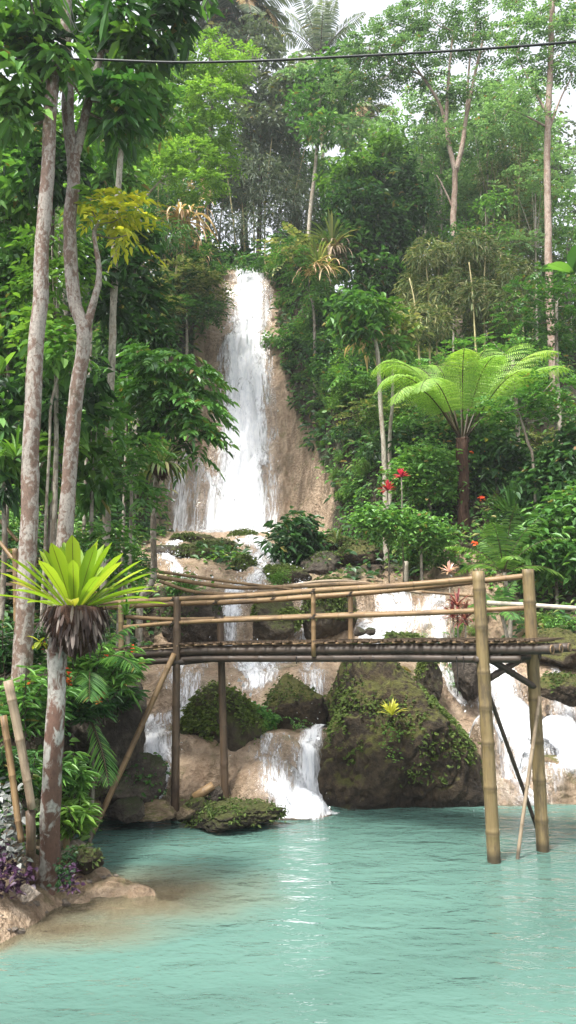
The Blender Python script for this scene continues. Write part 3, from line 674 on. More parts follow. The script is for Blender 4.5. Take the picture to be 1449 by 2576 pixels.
rock(722, 1788, 13.6, (1.1, .95, 1.0), 27, 'dome shaped brown boulder sitting beside the white chute', 'rock_boulder', 700, 'moss', soft=10, rough=.06, ml=.06, cuts=[(0, -.6, .8, .8), (-.8, 0, .5, .75)])
rock(648, 1815, 13.2, (.5, .5, .5), 29, 'small mossy rock with leaves between the two mossy boulders', 'rock_mossy', 1500, 'leaf_mid', ml=.1)
rock(470, 1960, 12.5, (.4, .4, .35), 36, 'green tinged stone under the tufa lobe', 'rock_mossy', 200)
rock(590, 2052, 10.95, (1.25, .75, .36), 37, 'flat mossy rock at the water edge below a bridge post', 'rock_mossy', 1600, 'moss', rough=.18, ml=.05)
rock(340, 1985, 11.3, (.85, .7, .75), 41, 'dark pyramid shaped rock at the foot of the slanted pole', 'rock_dark', 200, 'leaf_mid', planes=6, soft=14, ml=.07)
rock(250, 1800, 11.45, (1.05, .9, 1.75), 141, 'tall dark rock face under the left end of the deck', 'rock_dark', 500, 'leaf_mid', soft=14, ml=.08)
rock(310, 2035, 10.9, (.5, .4, .3), 43, 'dark low stone in front of the pyramid rock', 'rock_dark')
rock(385, 2035, 11.1, (.7, .5, .22), 44, 'brown flat rock lapped by the pool beside the dark rock', 'rock_tan', rough=.2)
rock(215, 2000, 10.6, (.45, .4, .25), 45, 'grey green stone stacked behind the yellowish stone', 'rock_mossy', 120)
rock(215, 2040, 10.6, (.32, .3, .3), 46, 'yellowish square stone on the left bank', 'rock_tan', planes=8, soft=16)
rock(235, 1965, 11.15, (.45, .4, .3), 47, 'dark stone topmost of the left bank pile', 'rock_dark')
rock(252, 2010, 11.0, (.4, .4, .3), 147, 'dark brown stone in the middle of the left bank pile', 'rock_dark')
rock(505, 2035, 11.1, (.35, .3, .25), 48, 'rounded stone at the water edge between the posts', 'rock_mossy', 60)
rock(540, 2010, 11.25, (.26, .24, .34), 49, 'upright grey stone leaning beside the rear post', 'rock_dark')
rock(500, 2012, 11.3, (.24, .2, .16), 50, 'small brown stone under the driftwood', 'rock_dark')
rock(470, 2045, 11.05, (.3, .3, .16), 51, 'small tan stone by the front post foot', 'rock_tan')
rock(72, 2246, 7.75, (.17, .14, .13), 53, 'pale pink stone beside the fern trunk foot', 'rock_pale', name='stone', cat='stone', rough=.1, soft=16)
rock(36, 2243, 7.75, (.08, .08, .07), 54, 'small pale pebble left of the pink stone', 'rock_pale', name='stone', cat='stone')
rock(195, 2138, 9.0, (.33, .22, .16), 55, 'pale tan stone topping the left bank edge', 'rock_pale', name='stone', cat='stone', rough=.1)
rock(222, 2165, 8.7, (.34, .3, .26), 57, 'dark crusted rock under the pale bank stone', 'rock_mossy', 120)
# stones of the upper terraces
for (u, v, Y, s, sd, lab, mt, ms) in [
    (620, 1352, 26.0, (1.15, .9, .55), 61, 'mossy rock standing in the foam below the waterfall', 'rock_mossy', 1200),
    (690, 1365, 25.5, (.7, .6, .45), 62, 'small mossy rock right of the foam rock', 'rock_mossy', 500),
    (500, 1362, 25.0, (1.6, .9, .5), 63, 'long mossy rock left below the waterfall', 'rock_mossy', 1300),
    (560, 1372, 24.5, (1.0, .7, .35), 64, 'mossy ledge stone in front of the foam rock', 'rock_mossy', 700),
    (420, 1398, 23.5, (1.5, 1.0, .6), 65, 'dark wet rock behind the leaning tree base', 'rock_dark', 300),
    (520, 1400, 22.6, (1.7, 1.1, .75), 66, 'broad bushy mossy rock above the railing poles', 'rock_mossy', 3200),
    (615, 1435, 21.0, (.75, .7, .65), 67, 'dark mossy rock inside the tan stream bed', 'rock_mossy', 1100),
    (725, 1448, 20.5, (1.1, .8, .5), 68, 'flat topped grassy green rock right of the upper stream', 'rock_mossy', 2600),
    (820, 1420, 21.0, (1.1, .9, .8), 69, 'brown angular boulder behind the bridge rail', 'rock_dark', 300),
    (895, 1395, 21.5, (1.2, 1.0, .95), 70, 'large brown boulder leaning right behind the bridge', 'rock_boulder', 500),
    (855, 1375, 22.3, (.9, .8, .7), 71, 'mossy brown rock on top of the leaning boulder', 'rock_boulder', 400),
    (690, 1570, 17.3, (1.15, .9, 1.1), 72, 'dark mossy rock face between the two upper chutes', 'rock_mossy', 2600),
    (825, 1545, 17.6, (1.0, .9, 1.35), 73, 'tall mossy rock left of the wide cascade', 'rock_mossy', 2200),
    (490, 1560, 17.4, (1.15, .9, 1.2), 74, 'shaded mossy rock behind the left bridge posts', 'rock_dark', 1600),
    (1012, 1620, 15.6, (.7, .6, .5), 75, 'mossy stone splitting the right cascade', 'rock_mossy', 900),
    (905, 1590, 16.5, (.22, .2, .2), 76, 'brown stone in the wide cascade', 'rock_dark', 0),
    (928, 1588, 16.4, (.22, .2, .18), 77, 'second brown stone in the wide cascade nearer the bridge end', 'rock_dark', 0),
    (1175, 1690, 14.3, (.5, .5, .75), 78, 'black wet rock behind the near end post', 'rock_dark', 200),
    (1075, 1700, 13.9, (.4, .5, .9), 79, 'mossy rock shoulder behind the great boulder', 'rock_mossy', 900),
    (1425, 1735, 13.6, (.7, .7, .6), 80, 'mossy tan rock on the far right bank', 'rock_boulder', 500),
    (1430, 1935, 12.6, (.95, .5, .4), 81, 'brown tufa block at the right cascade foot', 'rock_tan', 0),
    (1400, 1640, 15.0, (1.2, .9, .7), 84, 'earthy rock of the right bank beyond the bridge end', 'rock_boulder', 700)]:
    rock(u, v, Y, s, sd, lab, mt, ms, ml=.08 if Y > 15 else .06, sub=34)
# ------------------------------------------------------------------ bamboo bridge
F1 = hitz(1243, 2168); R1 = hitz(1366, 2140); F2 = hitz(440, 2062); R2 = on(567, 2037)
F1t = at(1203, 1437, F1[1]); R1t = at(1328, 1432, R1[1]); F2t = at(446, 1497, F2[1]); R2t = at(553, 1513, R2[1])
def yline(u, A, B, v=1600):
    """ground distance where the upright plane through A, B is seen at column u"""
    k = (u - UC)/FPX/ray(u, v)[1]
    t = (k*A[1]-A[0])/((B[0]-A[0])-k*(B[1]-A[1])); return A[1] + t*(B[1]-A[1])
def fr(u, v): return at(u, v, yline(u, F1, F2, v))
def rr_(u, v): return at(u, v, yline(u, R1, R2, v))
bridge = thing('bamboo_bridge', (F1[0], F1[1], 0), 'bamboo footbridge with double side rails crossing the turquoise pool', 'bridge')
def part(name, P, r0, r1, mat, seed, node=.36, seg=14):
    b = MB(); bamboo(b, P, r0, r1, node, seg, seed); return b.obj(name, M[mat], bridge, smooth=True)
dn = lambda p, q, k: p + (p-q)*k      # lengthen downwards
part('post', [dn(F1, F1t, .25), F1, F1t], .082, .078, 'bamboo_post', 3, .5)
part('post', [dn(R1, R1t, .25), R1, R1t], .082, .078, 'bamboo_post', 4, .55)
part('post', [dn(F2, F2t, .12), F2, F2t], .064, .054, 'bamboo_old', 5, .5)
part('post', [dn(R2, R2t, .05), R2, R2t], .062, .054, 'bamboo_old', 6, .55)
part('rail_post', [fr(789, 1652), fr(788, 1484)], .034, .033, 'bamboo_rail', 7, .3)
part('rail_post', [rr_(882, 1632), rr_(882, 1490)], .036, .035, 'bamboo_rail', 8, .3)
part('rail_post', [fr(306, 1668), fr(304, 1512)], .046, .042, 'bamboo_post', 9, .4)
part('rail', [fr(225, 1519), fr(440, 1507), fr(620, 1499), fr(790, 1486), fr(1000, 1473), fr(1212, 1455)], .036, .04, 'bamboo_rail', 11, .42)
part('rail', [rr_(250, 1530), rr_(440, 1519), rr_(620, 1513), rr_(790, 1501), rr_(900, 1493), rr_(1100, 1473), rr_(1335, 1448)], .04, .04, 'bamboo_rail', 12, .45)
part('rail', [fr(312, 1578), fr(440, 1567), fr(620, 1559), fr(790, 1552), fr(1000, 1545), fr(1212, 1536)], .031, .035, 'bamboo_rail', 13, .42)
part('rail', [rr_(318, 1552), rr_(440, 1558), rr_(620, 1555), rr_(882, 1546), rr_(1100, 1540), rr_(1335, 1529)], .034, .034, 'bamboo_rail', 14, .45)
# deck: crosswise slats on long bearers
def edge(side):
    L = [(285, 1632), (440, 1621), (545, 1617), (790, 1614), (1000, 1611), (1230, 1611), (1330, 1610), (1362, 1610)]
    return smooth_path([fr(u, v) for u, v in L], 60)
FE = edge(0); off = (R1-F1)*[1, 1, 0]; wdir = nrm(np.array([.43, .9, 0])); WID = .78
LEN = np.concatenate([[0], np.cumsum(np.linalg.norm(np.diff(FE, axis=0), axis=1))])
def fe(s): return np.array([np.interp(s, LEN, FE[:, k]) for k in range(3)])
b = MB(); s = .02; k = 0
def box8(mb, c, ax, ay, az, m=0.0):
    V = [c + sx*ax + sy*ay + sz*az for sz in (-1, 1) for sx, sy in ((-1, -1), (1, -1), (1, 1), (-1, 1))]
    mb.add(V, [(0, 3, 2, 1), (4, 5, 6, 7), (0, 1, 5, 4), (1, 2, 6, 5), (2, 3, 7, 6), (3, 0, 4, 7)], m=m,
           tc=np.array([(-.05, 0, -.4), (.05, 0, -.4), (.05, 0, .4), (-.05, 0, .4)]*2) + rng.uniform(0, 9, 3))
skew = nrm(np.array([.62, .78, 0]))
while s < LEN[-1]-.03:
    w = rng.uniform(.04, .055); c = fe(s); tn = nrm(fe(s+.05)-fe(s-.05)); o = rng.uniform(-.035, .02)
    box8(b, c + skew*(WID*.5+o) + np.array([0, 0, rng.uniform(-.006, .006)]), tn*w*.5*.95, skew*(WID*.5+.03), np.array([0, 0, .009+rng.uniform(0, .004)]))
    s += w + rng.uniform(.004, .02); k += 1
b.obj('deck', M['bamboo_old'], bridge)
b = MB()
for q in np.arange(.1, LEN[-1]-.1, .16):      # split cross pieces whose pale ends show under the slats
    c = fe(q) + np.array([0, 0, -.026]); tube(b, [c - skew*.06, c + skew*WID], .013, 7, True, 0, 0, int(q*9))
b.obj('cross_pieces', M['bamboo_rail'], bridge, smooth=True)['kind'] = 'stuff'
for w_, dz in ((.06, -.12), (.39, -.12), (.72, -.12)):
    P = FE[:: 4].copy(); P = np.vstack([P, FE[-1]]) + skew*w_ + np.array([0, 0, dz]); e = nrm(P[-1]-P[-2]); P = np.vstack([P, P[-1]+e*.1])
    m_ = MB(); bamboo(m_, P, .062, .06, .45, 14, int(w_*100)); m_.obj('bearer', M['bamboo_dark'], bridge, smooth=True)
    r_ = MB(); n_ = 14; th = np.linspace(0, 2*math.pi, n_, endpoint=False); A = skew; B = np.cross(e, A); c = P[-1]+e*.004
    V = np.vstack([c+e*dd+ (A*np.cos(th)[:, None]+B*np.sin(th)[:, None])*rad for dd, rad in ((-.01, .0635), (.004, .063), (.006, .046), (-.0, .04))])
    Q = [(i*n_+j, i*n_+(j+1) % n_, (i+1)*n_+(j+1) % n_, (i+1)*n_+j) for i in range(3) for j in range(n_)]
    r_.add(V, Q); r_.obj('bearer_end', M['bamboo_rail'], bridge, smooth=True)
    m_ = MB(); P2 = P + np.array([0, 0, -.115]) + (0 if w_ < .3 else 0)*skew
    if w_ != .39: bamboo(m_, P2[:-2], .05, .05, .5, 12, int(w_*70)); m_.obj('bearer', M['bamboo_dark'], bridge, smooth=True)
# braces
def brace(P, r, mat, seed, name='brace'): part(name, P, r, r*.92, mat, seed, .4, 10)
q1 = F1[1]+.06; q2 = R1[1]-.04
brace([at(1222, 1652, q1), at(1345, 1728, q2)], .045, 'bamboo_dark', 31)
brace([at(1232, 1706, q1+.02), at(1338, 1642, q2+.06)], .045, 'bamboo_dark', 32)
brace([at(1226, 1735, q1), hitz(1362, 2118), hitz(1366, 2130)-np.array([0, 0, .3])], .028, 'bamboo_dark', 33)
brace([at(1358, 1752, q2-.1), hitz(1302, 2160), hitz(1300, 2168)-np.array([0, 0, .3])], .024, 'bamboo_pale', 34)
brace([at(438, 1645, F2[1]-.08), at(240, 2080, 10.45), at(222, 2112, 10.4)], .042, 'bamboo_rail', 35)
part('crossbeam', [at(1195, 1660, F1[1]-.02), at(1356, 1650, R1[1]+.05)], .045, .045, 'bamboo_dark', 36)
part('crossbeam', [at(425, 1668, F2[1]-.05), at(585, 1652, R2[1]+.05)], .05, .05, 'bamboo_dark', 37)
# rope lashings
b = MB()
for p, rad in ((fr(789, 1487), .045), (fr(789, 1552), .042), (rr_(545, 1556), .05), (rr_(545, 1514), .05), (fr(440, 1567), .062), (fr(440, 1507), .06), (rr_(882, 1494), .045), (rr_(882, 1546), .045), (rr_(690, 1503), .045)):
    for q in range(4):
        a = np.linspace(0, 2*math.pi, 13); o = (q-1.5)*.012
        tube(b, p + np.stack([np.cos(a)*rad+o, np.sin(a)*rad, np.sin(a*1+q)*.012 + o], -1), .006, 5, False)
b.obj('lashings', M['lash'], bridge, smooth=True)['kind'] = 'stuff'
# hanging bits of lashing under the deck
b = MB()
for u, l in ((745, .1), (905, .12), (1148, .5), (1165, .16)):
    p = fr(u, 1652); tube(b, [p, p+np.array([.01, 0, -l*.5]), p+np.array([0.0, 0, -l])], .008, 5)
b.obj('loose_cords', M['lash'], bridge)['kind'] = 'stuff'

# ------------------------------------------------------------------ other poles and lines
def pole(name, P, r0, r1, mat, label, cat, seed, group=None, node=.4):
    b = MB(); bamboo(b, P, r0, r1, node, 12, seed); o = b.obj(name, M[mat], smooth=True, loc=P[0]); return tag(o, label, cat, group)
pole('bamboo_pole', [at(395, 1437, 15.2), at(560, 1461, 14.6), at(735, 1483, 14.2)], .03, .03, 'bamboo_rail', 'uppermost of the thin railing poles running from the leaning tree', 'bamboo pole', 41)
pole('bamboo_pole', [at(397, 1451, 15.1), at(600, 1478, 14.5), at(860, 1469, 14.0), at(950, 1471, 13.9)], .042, .04, 'bamboo_rail', 'thickest railing pole passing behind the bridge rails', 'bamboo pole', 42)
pole('bamboo_pole', [at(402, 1462, 15.0), at(480, 1487, 14.6), at(580, 1495, 14.3), at(720, 1490, 14.1)], .036, .034, 'bamboo_rail', 'lowest sagging railing pole below the leaning tree', 'bamboo pole', 43)
pole('bamboo_pole', [at(720, 1475, 15.6), at(800, 1463, 15.6), at(880, 1462, 15.6), at(960, 1474, 15.6), at(1060, 1492, 15.6)], .03, .028, 'bamboo_pale', 'pale arched pole behind the middle of the bridge', 'bamboo pole', 44)
pole('bamboo_pole', [at(950, 1480, 15.9), at(1100, 1492, 15.9), at(1190, 1500, 15.9)], .028, .028, 'bamboo_rail', 'tan pole above the wide white cascade', 'bamboo pole', 45)
pole('water_pipe', [at(1225, 1516, 15.4), at(1330, 1522, 15.2), at(1470, 1531, 15.0), at(1700, 1540, 15)], .045, .045, 'wood_pale', 'white pole lying level on the right bank past the bridge end', 'pole', 46, node=2)
pole('bamboo_prop', [at(20, 1712, 7.6), at(48, 1850, 7.62), at(72, 1985, 7.65), at(80, 2035, 7.66)], .047, .04, 'bamboo_pale', 'thick pale bamboo leaning beside the fern trunk with open lower end', 'bamboo pole', 47)
pole('bamboo_prop', [at(8, 1800, 7.8), at(28, 1930, 7.78), at(45, 2060, 7.75), at(55, 2118, 7.75)], .036, .032, 'bamboo_rail', 'thinner darker bamboo leaning left of the pale one', 'bamboo pole', 48)
pole('bamboo_stake', [hitz(78, 2235)-np.array([0, 0, .2]), at(78, 2120, 7.72), at(76, 2030, 7.72)], .05, .048, 'bamboo_old', 'short upright bamboo stake left of the fern trunk', 'stake', 49)
pole('bamboo_stake', [onxy(*at(170, 2130, 9.0)[:2])-np.array([0, 0, .2]), at(168, 2090, 9.0)], .045, .04, 'bamboo_post', 'small upright bamboo stub behind the fern trunk among leaves', 'stake', 50)
pole('driftwood', [at(488, 2008, 11.15), at(537, 1975, 11.2)], .07, .06, 'bamboo_rail', 'short cut log lying on stones between the bridge posts', 'log', 51)
pole('cut_stump', [at(1022, 1470, 20), at(1022, 1412, 20)], .07, .06, 'wood_pale', 'pale cut stub standing behind the bridge rail', 'stump', 52, node=3)
pole('driftwood', [at(1100, 1452, 20), at(1122, 1425, 20.1)], .03, .02, 'wood_pale', 'bleached branch stub on the slope behind the bridge', 'log', 53, node=3)
b = MB(); P = [at(-2600, 260, 9.5), at(-900, 200, 9.3), at(0, 150, 9.2), at(480, 157, 9.0), at(900, 141, 8.7), at(1449, 105, 8.3), at(2300, 20, 8.0), at(4200, -300, 7.6)]
tube(b, smooth_path(P, 160), .0155, 8); tag(b.obj('power_cable', M['cable'], smooth=True), 'dark cable stretched across the top of the view', 'cable')
b = MB(); tube(b, smooth_path([at(-300, -900, 8), at(150, -20, 9.2), at(185, 90, 9.5), at(250, 180, 10.4)], 30), .008, 5); tag(b.obj('guy_rope', M['cord'], smooth=True), 'thin pale rope running down to the fork of the left trunks', 'rope')
b = MB(); tube(b, smooth_path([at(100, -800, 8), at(175, -10, 9.2), at(220, 90, 10), at(262, 170, 10.6)], 30), .007, 5); tag(b.obj('guy_rope', M['cord'], smooth=True), 'second thin pale rope right of the first at the upper left', 'rope')
b = MB(); tube(b, smooth_path([at(60, -500, 8), at(100, 0, 9), at(125, 70, 9.4), at(150, 92, 9.6)], 24), .006, 5); tag(b.obj('guy_rope', M['cord'], smooth=True), 'short curved pale rope among the leaves at the top left corner', 'rope')
# wooden steps and handrail at the left edge
t = thing('garden_steps', at(-60, 1600, 12.2), 'weathered wooden steps between the left trunks and the frame edge', 'steps')
for q in range(8):
    c = at(-30 + q*3, 1640 - q*34, 12.0+q*.32); b = MB(); box8(b, c, np.array([.75, .1, 0]), np.array([-.02, .15, 0]), np.array([0, 0, .025]), 0); b.obj('step', M['wood_step'], t)
b = MB(); bamboo(b, [at(-60, 1290, 11.6), at(45, 1422, 11.2)], .03, .03, .4, 10, 61); bamboo(b, [at(-60, 1240, 12.0), at(45, 1362, 11.5)], .026, .026, .4, 10, 62); b.obj('handrail', M['bamboo_rail'], t, smooth=True)
b = MB(); bamboo(b, [at(43, 1700, 11.2), at(38, 1380, 11.2)], .04, .04, .4, 10, 63); b.obj('rail_post', M['bamboo_rail'], t, smooth=True)
# ------------------------------------------------------------------ trees
def limb(mb, P, r0, r1, seed=0, seg=9, rough=.16, m=0.0, n=None):
    P = np.asarray(P, float); L = np.linalg.norm(np.diff(P, axis=0), axis=1).sum()
    Q = smooth_path(P, n or max(8, int(L/.16))); t = np.linspace(0, 1, len(Q))
    Q[1:-1] += .25*r0*np.stack([fbm(t[1:-1]*L*1.3, seed*3.1, k*5.0, 2) for k in range(3)], -1)
    tube(mb, Q, r0 + (r1-r0)*t**.8, seg, True, m, rough, seed)
    return Q
def P_(l, Y): return [at(u, v, Y if len(q) == 0 else q[0]) for u, v, *q in l]
def tree(name, cat, label, Y, trunk, r, crowns, bark='bark_grey', leaf='leaf_mid', twigs=(), group=None, seed=0, ground=True, inner=2, extra=None):
    """trunk: photo positions from the foot upwards at distance Y; crowns: (u, v, ru, rv, style, n[, leaf][, dY])"""
    pts = P_(trunk, Y)
    if ground:
        f = pts[0]; g = gz(f[0], f[1])
        if g > f[2] + .05: pts = [p for p in pts if p[2] > g+.4] or [f]; f = pts[0]
        pts = [np.array([f[0], f[1], gz(f[0], f[1])-.15])] + (pts if pts[0][2] - gz(f[0], f[1]) > .3 else pts[1:])
        if len(pts) == 1: pts.append(pts[0]+np.array([0, 0, 1.0]))
    t = thing(name, tuple(pts[0]), label, cat, group); tb = MB()
    Q = limb(tb, pts, r, r*.62, seed)
    Ex = []
    for k, tw in enumerate(twigs):
        rr = tw[0]; pp = P_(tw[1], Y); Ex.append(limb(tb, pp, rr, rr*.4, seed+k+1, 7))
    top = np.vstack([Q[len(Q)//3:]] + Ex)
    K = {}
    for k, c in enumerate(crowns):
        u, v, ru, rv, style, n = c[:6]; lf = c[6] if len(c) > 6 and c[6] else leaf; dY = c[7] if len(c) > 7 else 0
        s = Y/FPX*1.02; cc = at(u, v, Y + dY + (inner*s*30)*math.sin(k*2.4+seed))
        if style == 'fine' and Y > 23: n = int(n*2.6)
        if style == 'big': n = int(n*.42)
        clump(K.setdefault(lf, MB()), cc, (ru*s, max(ru, rv)*s*.85, rv*s), style, n, SIZE.get(style, 1.0)*(.75 + Y/45))
        a = top[np.argmin(np.linalg.norm(top-cc, axis=1) + .6*np.maximum(0, top[:, 2]-cc[2]))]   # a bough into every clump
        if np.linalg.norm(a-cc) > .3:
            mid = (a+cc)/2 + np.array([0, 0, -.12*np.linalg.norm(a-cc)]); limb(tb, [a, mid, cc], max(.012, r*.22), .008, seed+k, 5)
    tb.obj('trunk', M[bark], t, smooth=True)
    for lf, b in K.items(): b.obj('crown', M[lf], t)
    return t
SIZE = {'broad': 1.0, 'big': .88, 'pinnate': .8, 'fine': .72, 'gloss': .8, 'bamboo': .95, 'small': 1.2}

# --- the three lichen-mottled trunks on the left bank and their crown
tree('lichen_tree', 'tree', 'straight lichen mottled trunk at far left passing behind the nest fern', 9.2,
     [(45, 1920), (55, 1700), (62, 1500), (72, 1300), (85, 1000), (100, 700), (118, 420), (132, 200), (138, 150)], .135,
     [(25, 60, 90, 70, 'big', 420, 'leaf_mid'), (20, 190, 80, 70, 'big', 420, 'leaf_mid'), (-60, 120, 100, 90, 'big', 300, 'leaf_mid'), (100, 100, 60, 60, 'big', 300, 'leaf_dark'), (135, 150, 45, 40, 'big', 200, 'leaf_mid'), (30, 300, 70, 60, 'big', 260, 'leaf_mid'), (60, -60, 130, 80, 'big', 350, 'leaf_mid')],
     'bark_lichen', seed=1, inner=.6)
tree('lichen_tree', 'tree', 'forked lichen mottled trunk in front of the green bushes, second from the left', 9.9,
     [(150, 1560), (160, 1400), (172, 1250), (190, 1000), (212, 840), (190, 760), (172, 580), (184, 420), (170, 260), (165, 80), (168, -120)], .125,
     [(230, 45, 80, 60, 'big', 420, 'leaf_mid', .9), (330, 40, 90, 60, 'big', 420, 'leaf_gloss'), (420, 70, 60, 70, 'big', 260, 'leaf_dark'), (265, 160, 70, 60, 'big', 330, 'leaf_mid', .9),
      (300, 235, 70, 50, 'big', 260, 'leaf_gloss'), (285, 300, 50, 55, 'big', 200, 'leaf_gloss'), (245, 275, 55, 50, 'big', 190, 'leaf_mid', .9), (350, 130, 60, 50, 'big', 220, 'leaf_bright'), (380, -60, 160, 70, 'big', 300, 'leaf_mid'), (120, 20, 70, 60, 'big', 240, 'leaf_mid', .9), (455, 20, 55, 55, 'big', 200, 'leaf_dark')],
     'bark_lichen', twigs=[(.07, [(213, 845), (232, 770), (250, 700), (240, 620), (236, 585)]), (.08, [(180, 440), (205, 330), (235, 210), (255, 130), (262, 40), (290, -80)])], seed=2, inner=.6)
tree('yellow_leaf_tree', 'tree', 'small crown of yellow leaves on the side limb of the forked trunk', 10.1, [(236, 600), (240, 575), (250, 560)], .035,
     [(262, 530, 40, 24, 'pinnate', 110, 'leaf_yellow'), (310, 545, 38, 26, 'pinnate', 110, 'leaf_yellow'), (285, 515, 50, 20, 'pinnate', 100, 'leaf_yellow'), (325, 590, 20, 30, 'pinnate', 50, 'leaf_yellow'), (225, 510, 28, 18, 'pinnate', 50, 'leaf_bright')],
     'bark_grey', seed=3, ground=False, inner=.4)
tree('slim_tree', 'tree', 'slim pale trunk standing between the forked trunk and the glossy tree', 14.5,
     [(268, 1330), (272, 1150), (276, 1000), (282, 850), (288, 700), (290, 600), (300, 420), (320, 250)], .095,
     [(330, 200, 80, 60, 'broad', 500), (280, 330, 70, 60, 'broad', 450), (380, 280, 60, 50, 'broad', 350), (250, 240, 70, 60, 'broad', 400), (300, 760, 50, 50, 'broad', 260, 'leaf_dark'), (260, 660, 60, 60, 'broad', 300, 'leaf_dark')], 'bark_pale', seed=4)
tree('slim_tree', 'tree', 'dark slim trunk just right of the straight lichen trunk', 12.0, [(128, 1300), (130, 1100), (128, 800), (132, 560), (140, 400)], .055,
     [(120, 420, 60, 70, 'broad', 420, 'leaf_dark'), (60, 480, 70, 70, 'broad', 420, 'leaf_mid'), (170, 360, 50, 50, 'broad', 260, 'leaf_mid')], 'bark_dark', seed=5)
tree('slim_tree', 'tree', 'brown leaning sapling trunk between the two lichen trunks', 11.2, [(118, 1260), (125, 1120), (128, 1020), (150, 930)], .03,
     [(150, 880, 50, 50, 'broad', 260, 'leaf_mid'), (110, 830, 50, 50, 'broad', 260, 'leaf_bright')], 'bark_grey', seed=6)
# --- glossy tree by the fall and the small nest fern on its stem
gt = tree('glossy_tree', 'tree', 'leaning tree with glossy drooping compound leaves left of the waterfall', 16.2,
     [(352, 1520), (372, 1480), (388, 1440), (386, 1330), (392, 1230), (402, 1130), (430, 1040)], .085,
     [(415, 900, 65, 35, 'gloss', 330, 'leaf_mid'), (465, 925, 55, 40, 'gloss', 330, 'leaf_gloss'), (380, 940, 60, 50, 'gloss', 300, 'leaf_gloss'), (420, 985, 80, 60, 'gloss', 480, 'leaf_gloss'), (480, 1010, 48, 55, 'gloss', 300, 'leaf_gloss'),
      (350, 990, 60, 50, 'pinnate', 280, 'leaf_mid'), (445, 1075, 65, 50, 'gloss', 300, 'leaf_dark'), (500, 1110, 30, 45, 'gloss', 150, 'leaf_gloss'), (330, 1080, 40, 40, 'pinnate', 150, 'leaf_mid'), (520, 955, 20, 20, 'pinnate', 50, 'leaf_bright')],
     'bark_grey', twigs=[(.045, [(380, 1470), (365, 1495), (340, 1520)])], seed=7, inner=.7)
# --- hero shapes: nest ferns
def nest_fern(c, Rr, n, label, mat='nest_fern', seed=0, dead=True, broad=.125):
    rs = np.random.default_rng(seed); t = thing('nest_fern', tuple(c), label, 'fern'); b = MB()
    for i in range(n):
        a = i*2.39996 + rs.uniform(-.2, .2); q = (i+.5)/n; el = R(8) + (R(78)-R(8))*q**.9
        d = np.array([math.cos(a)*math.cos(el), math.sin(a)*math.cos(el), math.sin(el)])
        L = Rr*rs.uniform(.85, 1.12)*(1.0-.2*q)
        strap(b, c + d*[.12*Rr, .12*Rr, 0] + np.array([0, 0, -.02]), d, L, broad*Rr*rs.uniform(.8, 1.2)*(1.35 if q > .6 else 1), rs.uniform(.25, .7)*(1.1-q), 9, ([0, .12, .45, .75, .92, 1], [.3, .42, .9, 1, .7, .05]), curl=.35, wav=.06, seed=i)
    b.obj('fronds', M[mat], t, smooth=True)
    return t
fc = at(188, 1528, 7.85); fc_t = nest_fern(fc, .88, 44, 'large bright yellow green nest fern crowning the mottled trunk', seed=4)
def root_ball(t, c, rad, h, n, seed, dx=0.0):
    rs = np.random.default_rng(seed); b = MB(); 
    k, q = 40, 22; a = np.linspace(0, 2*math.pi, k, endpoint=False); z = np.linspace(0, 1, q)[:, None]
    pr = np.interp(z[:, 0], [0, .05, .3, .65, .9, 1], [.3, .85, 1, .82, .45, .1])[:, None]
    rr = rad*pr*(1 + .2*fbm(np.cos(a)*3+seed, np.sin(a)*3, z*2.2, 3, seed) + .14*fbm(np.cos(a)*9, np.sin(a)*9, z*5, 2, seed))
    V = np.stack([c[0]+rr*np.cos(a)+dx*z*rad, c[1]+rr*np.sin(a), c[2]-z*h*(1+.25*fbm(np.cos(a)*2.5, np.sin(a)*2.5, seed, 2))], -1)
    i, j = np.meshgrid(np.arange(q-1), np.arange(k), indexing='ij'); j2 = (j+1) % k
    b.add(V.reshape(-1, 3), np.stack([i*k+j, i*k+j2, (i+1)*k+j2, (i+1)*k+j], -1).reshape(-1, 4)); b.obj('root_ball', M['leaf_brown'] if False else M['fibre'], t, smooth=True)
    b = MB()
    for i in range(n):
        a = rs.uniform(0, 2*math.pi); zz = rs.uniform(0, .8); rz = rad*(1.0-.5*max(0, zz-.3)/.5); p = np.array([c[0]+math.cos(a)*rz+dx*zz*rad, c[1]+math.sin(a)*rz, c[2]-h*zz])
        strap(b, p, (math.cos(a)*.4, math.sin(a)*.4, rs.uniform(-1.2, -.3)), rs.uniform(.2, .48)*h, rs.uniform(.03, .13)*rad, 1.2, 6, curl=rs.uniform(-.5, .4), up=np.array([math.cos(a), math.sin(a), .4]))
    b.obj('dead_fronds', M['dead_dark'], t)
root_ball(fc_t, fc + np.array([.0, 0, .03]), .31, .5, 260, 5, .12)
b = MB(); limb(b, [onxy(*hitz(118, 2262)[:2])-np.array([0, 0, .3]), hitz(120, 2262), at(132, 1900, 7.85), at(140, 1720, 7.85), fc+np.array([-.16, 0, -.35]), fc+np.array([-.06, 0, -.05])], .118, .085, 11, 16, .14, n=60)
P0 = hitz(120, 2262)
for a_ in (.3, 1.6, 2.9, 4.0, 5.2): limb(b, [P0+np.array([math.cos(a_)*.07, math.sin(a_)*.07, .3]), P0+np.array([math.cos(a_)*.14, math.sin(a_)*.14, .05]), P0+np.array([math.cos(a_)*.24, math.sin(a_)*.24, -.2])], .06, .035, int(a_*9), 8)
tag(b.obj('fern_trunk', M['bark_stump'], smooth=True, loc=P0), 'white patched brown trunk at the pool edge carrying the nest fern', 'tree trunk')
c2 = at(405, 1160, 15.6); t2 = nest_fern(c2, .6, 26, 'dull olive nest fern perched on the stem of the glossy tree', 'leaf_olive', 9, broad=.1); root_ball(t2, c2, .2, .4, 50, 8)
b = MB()
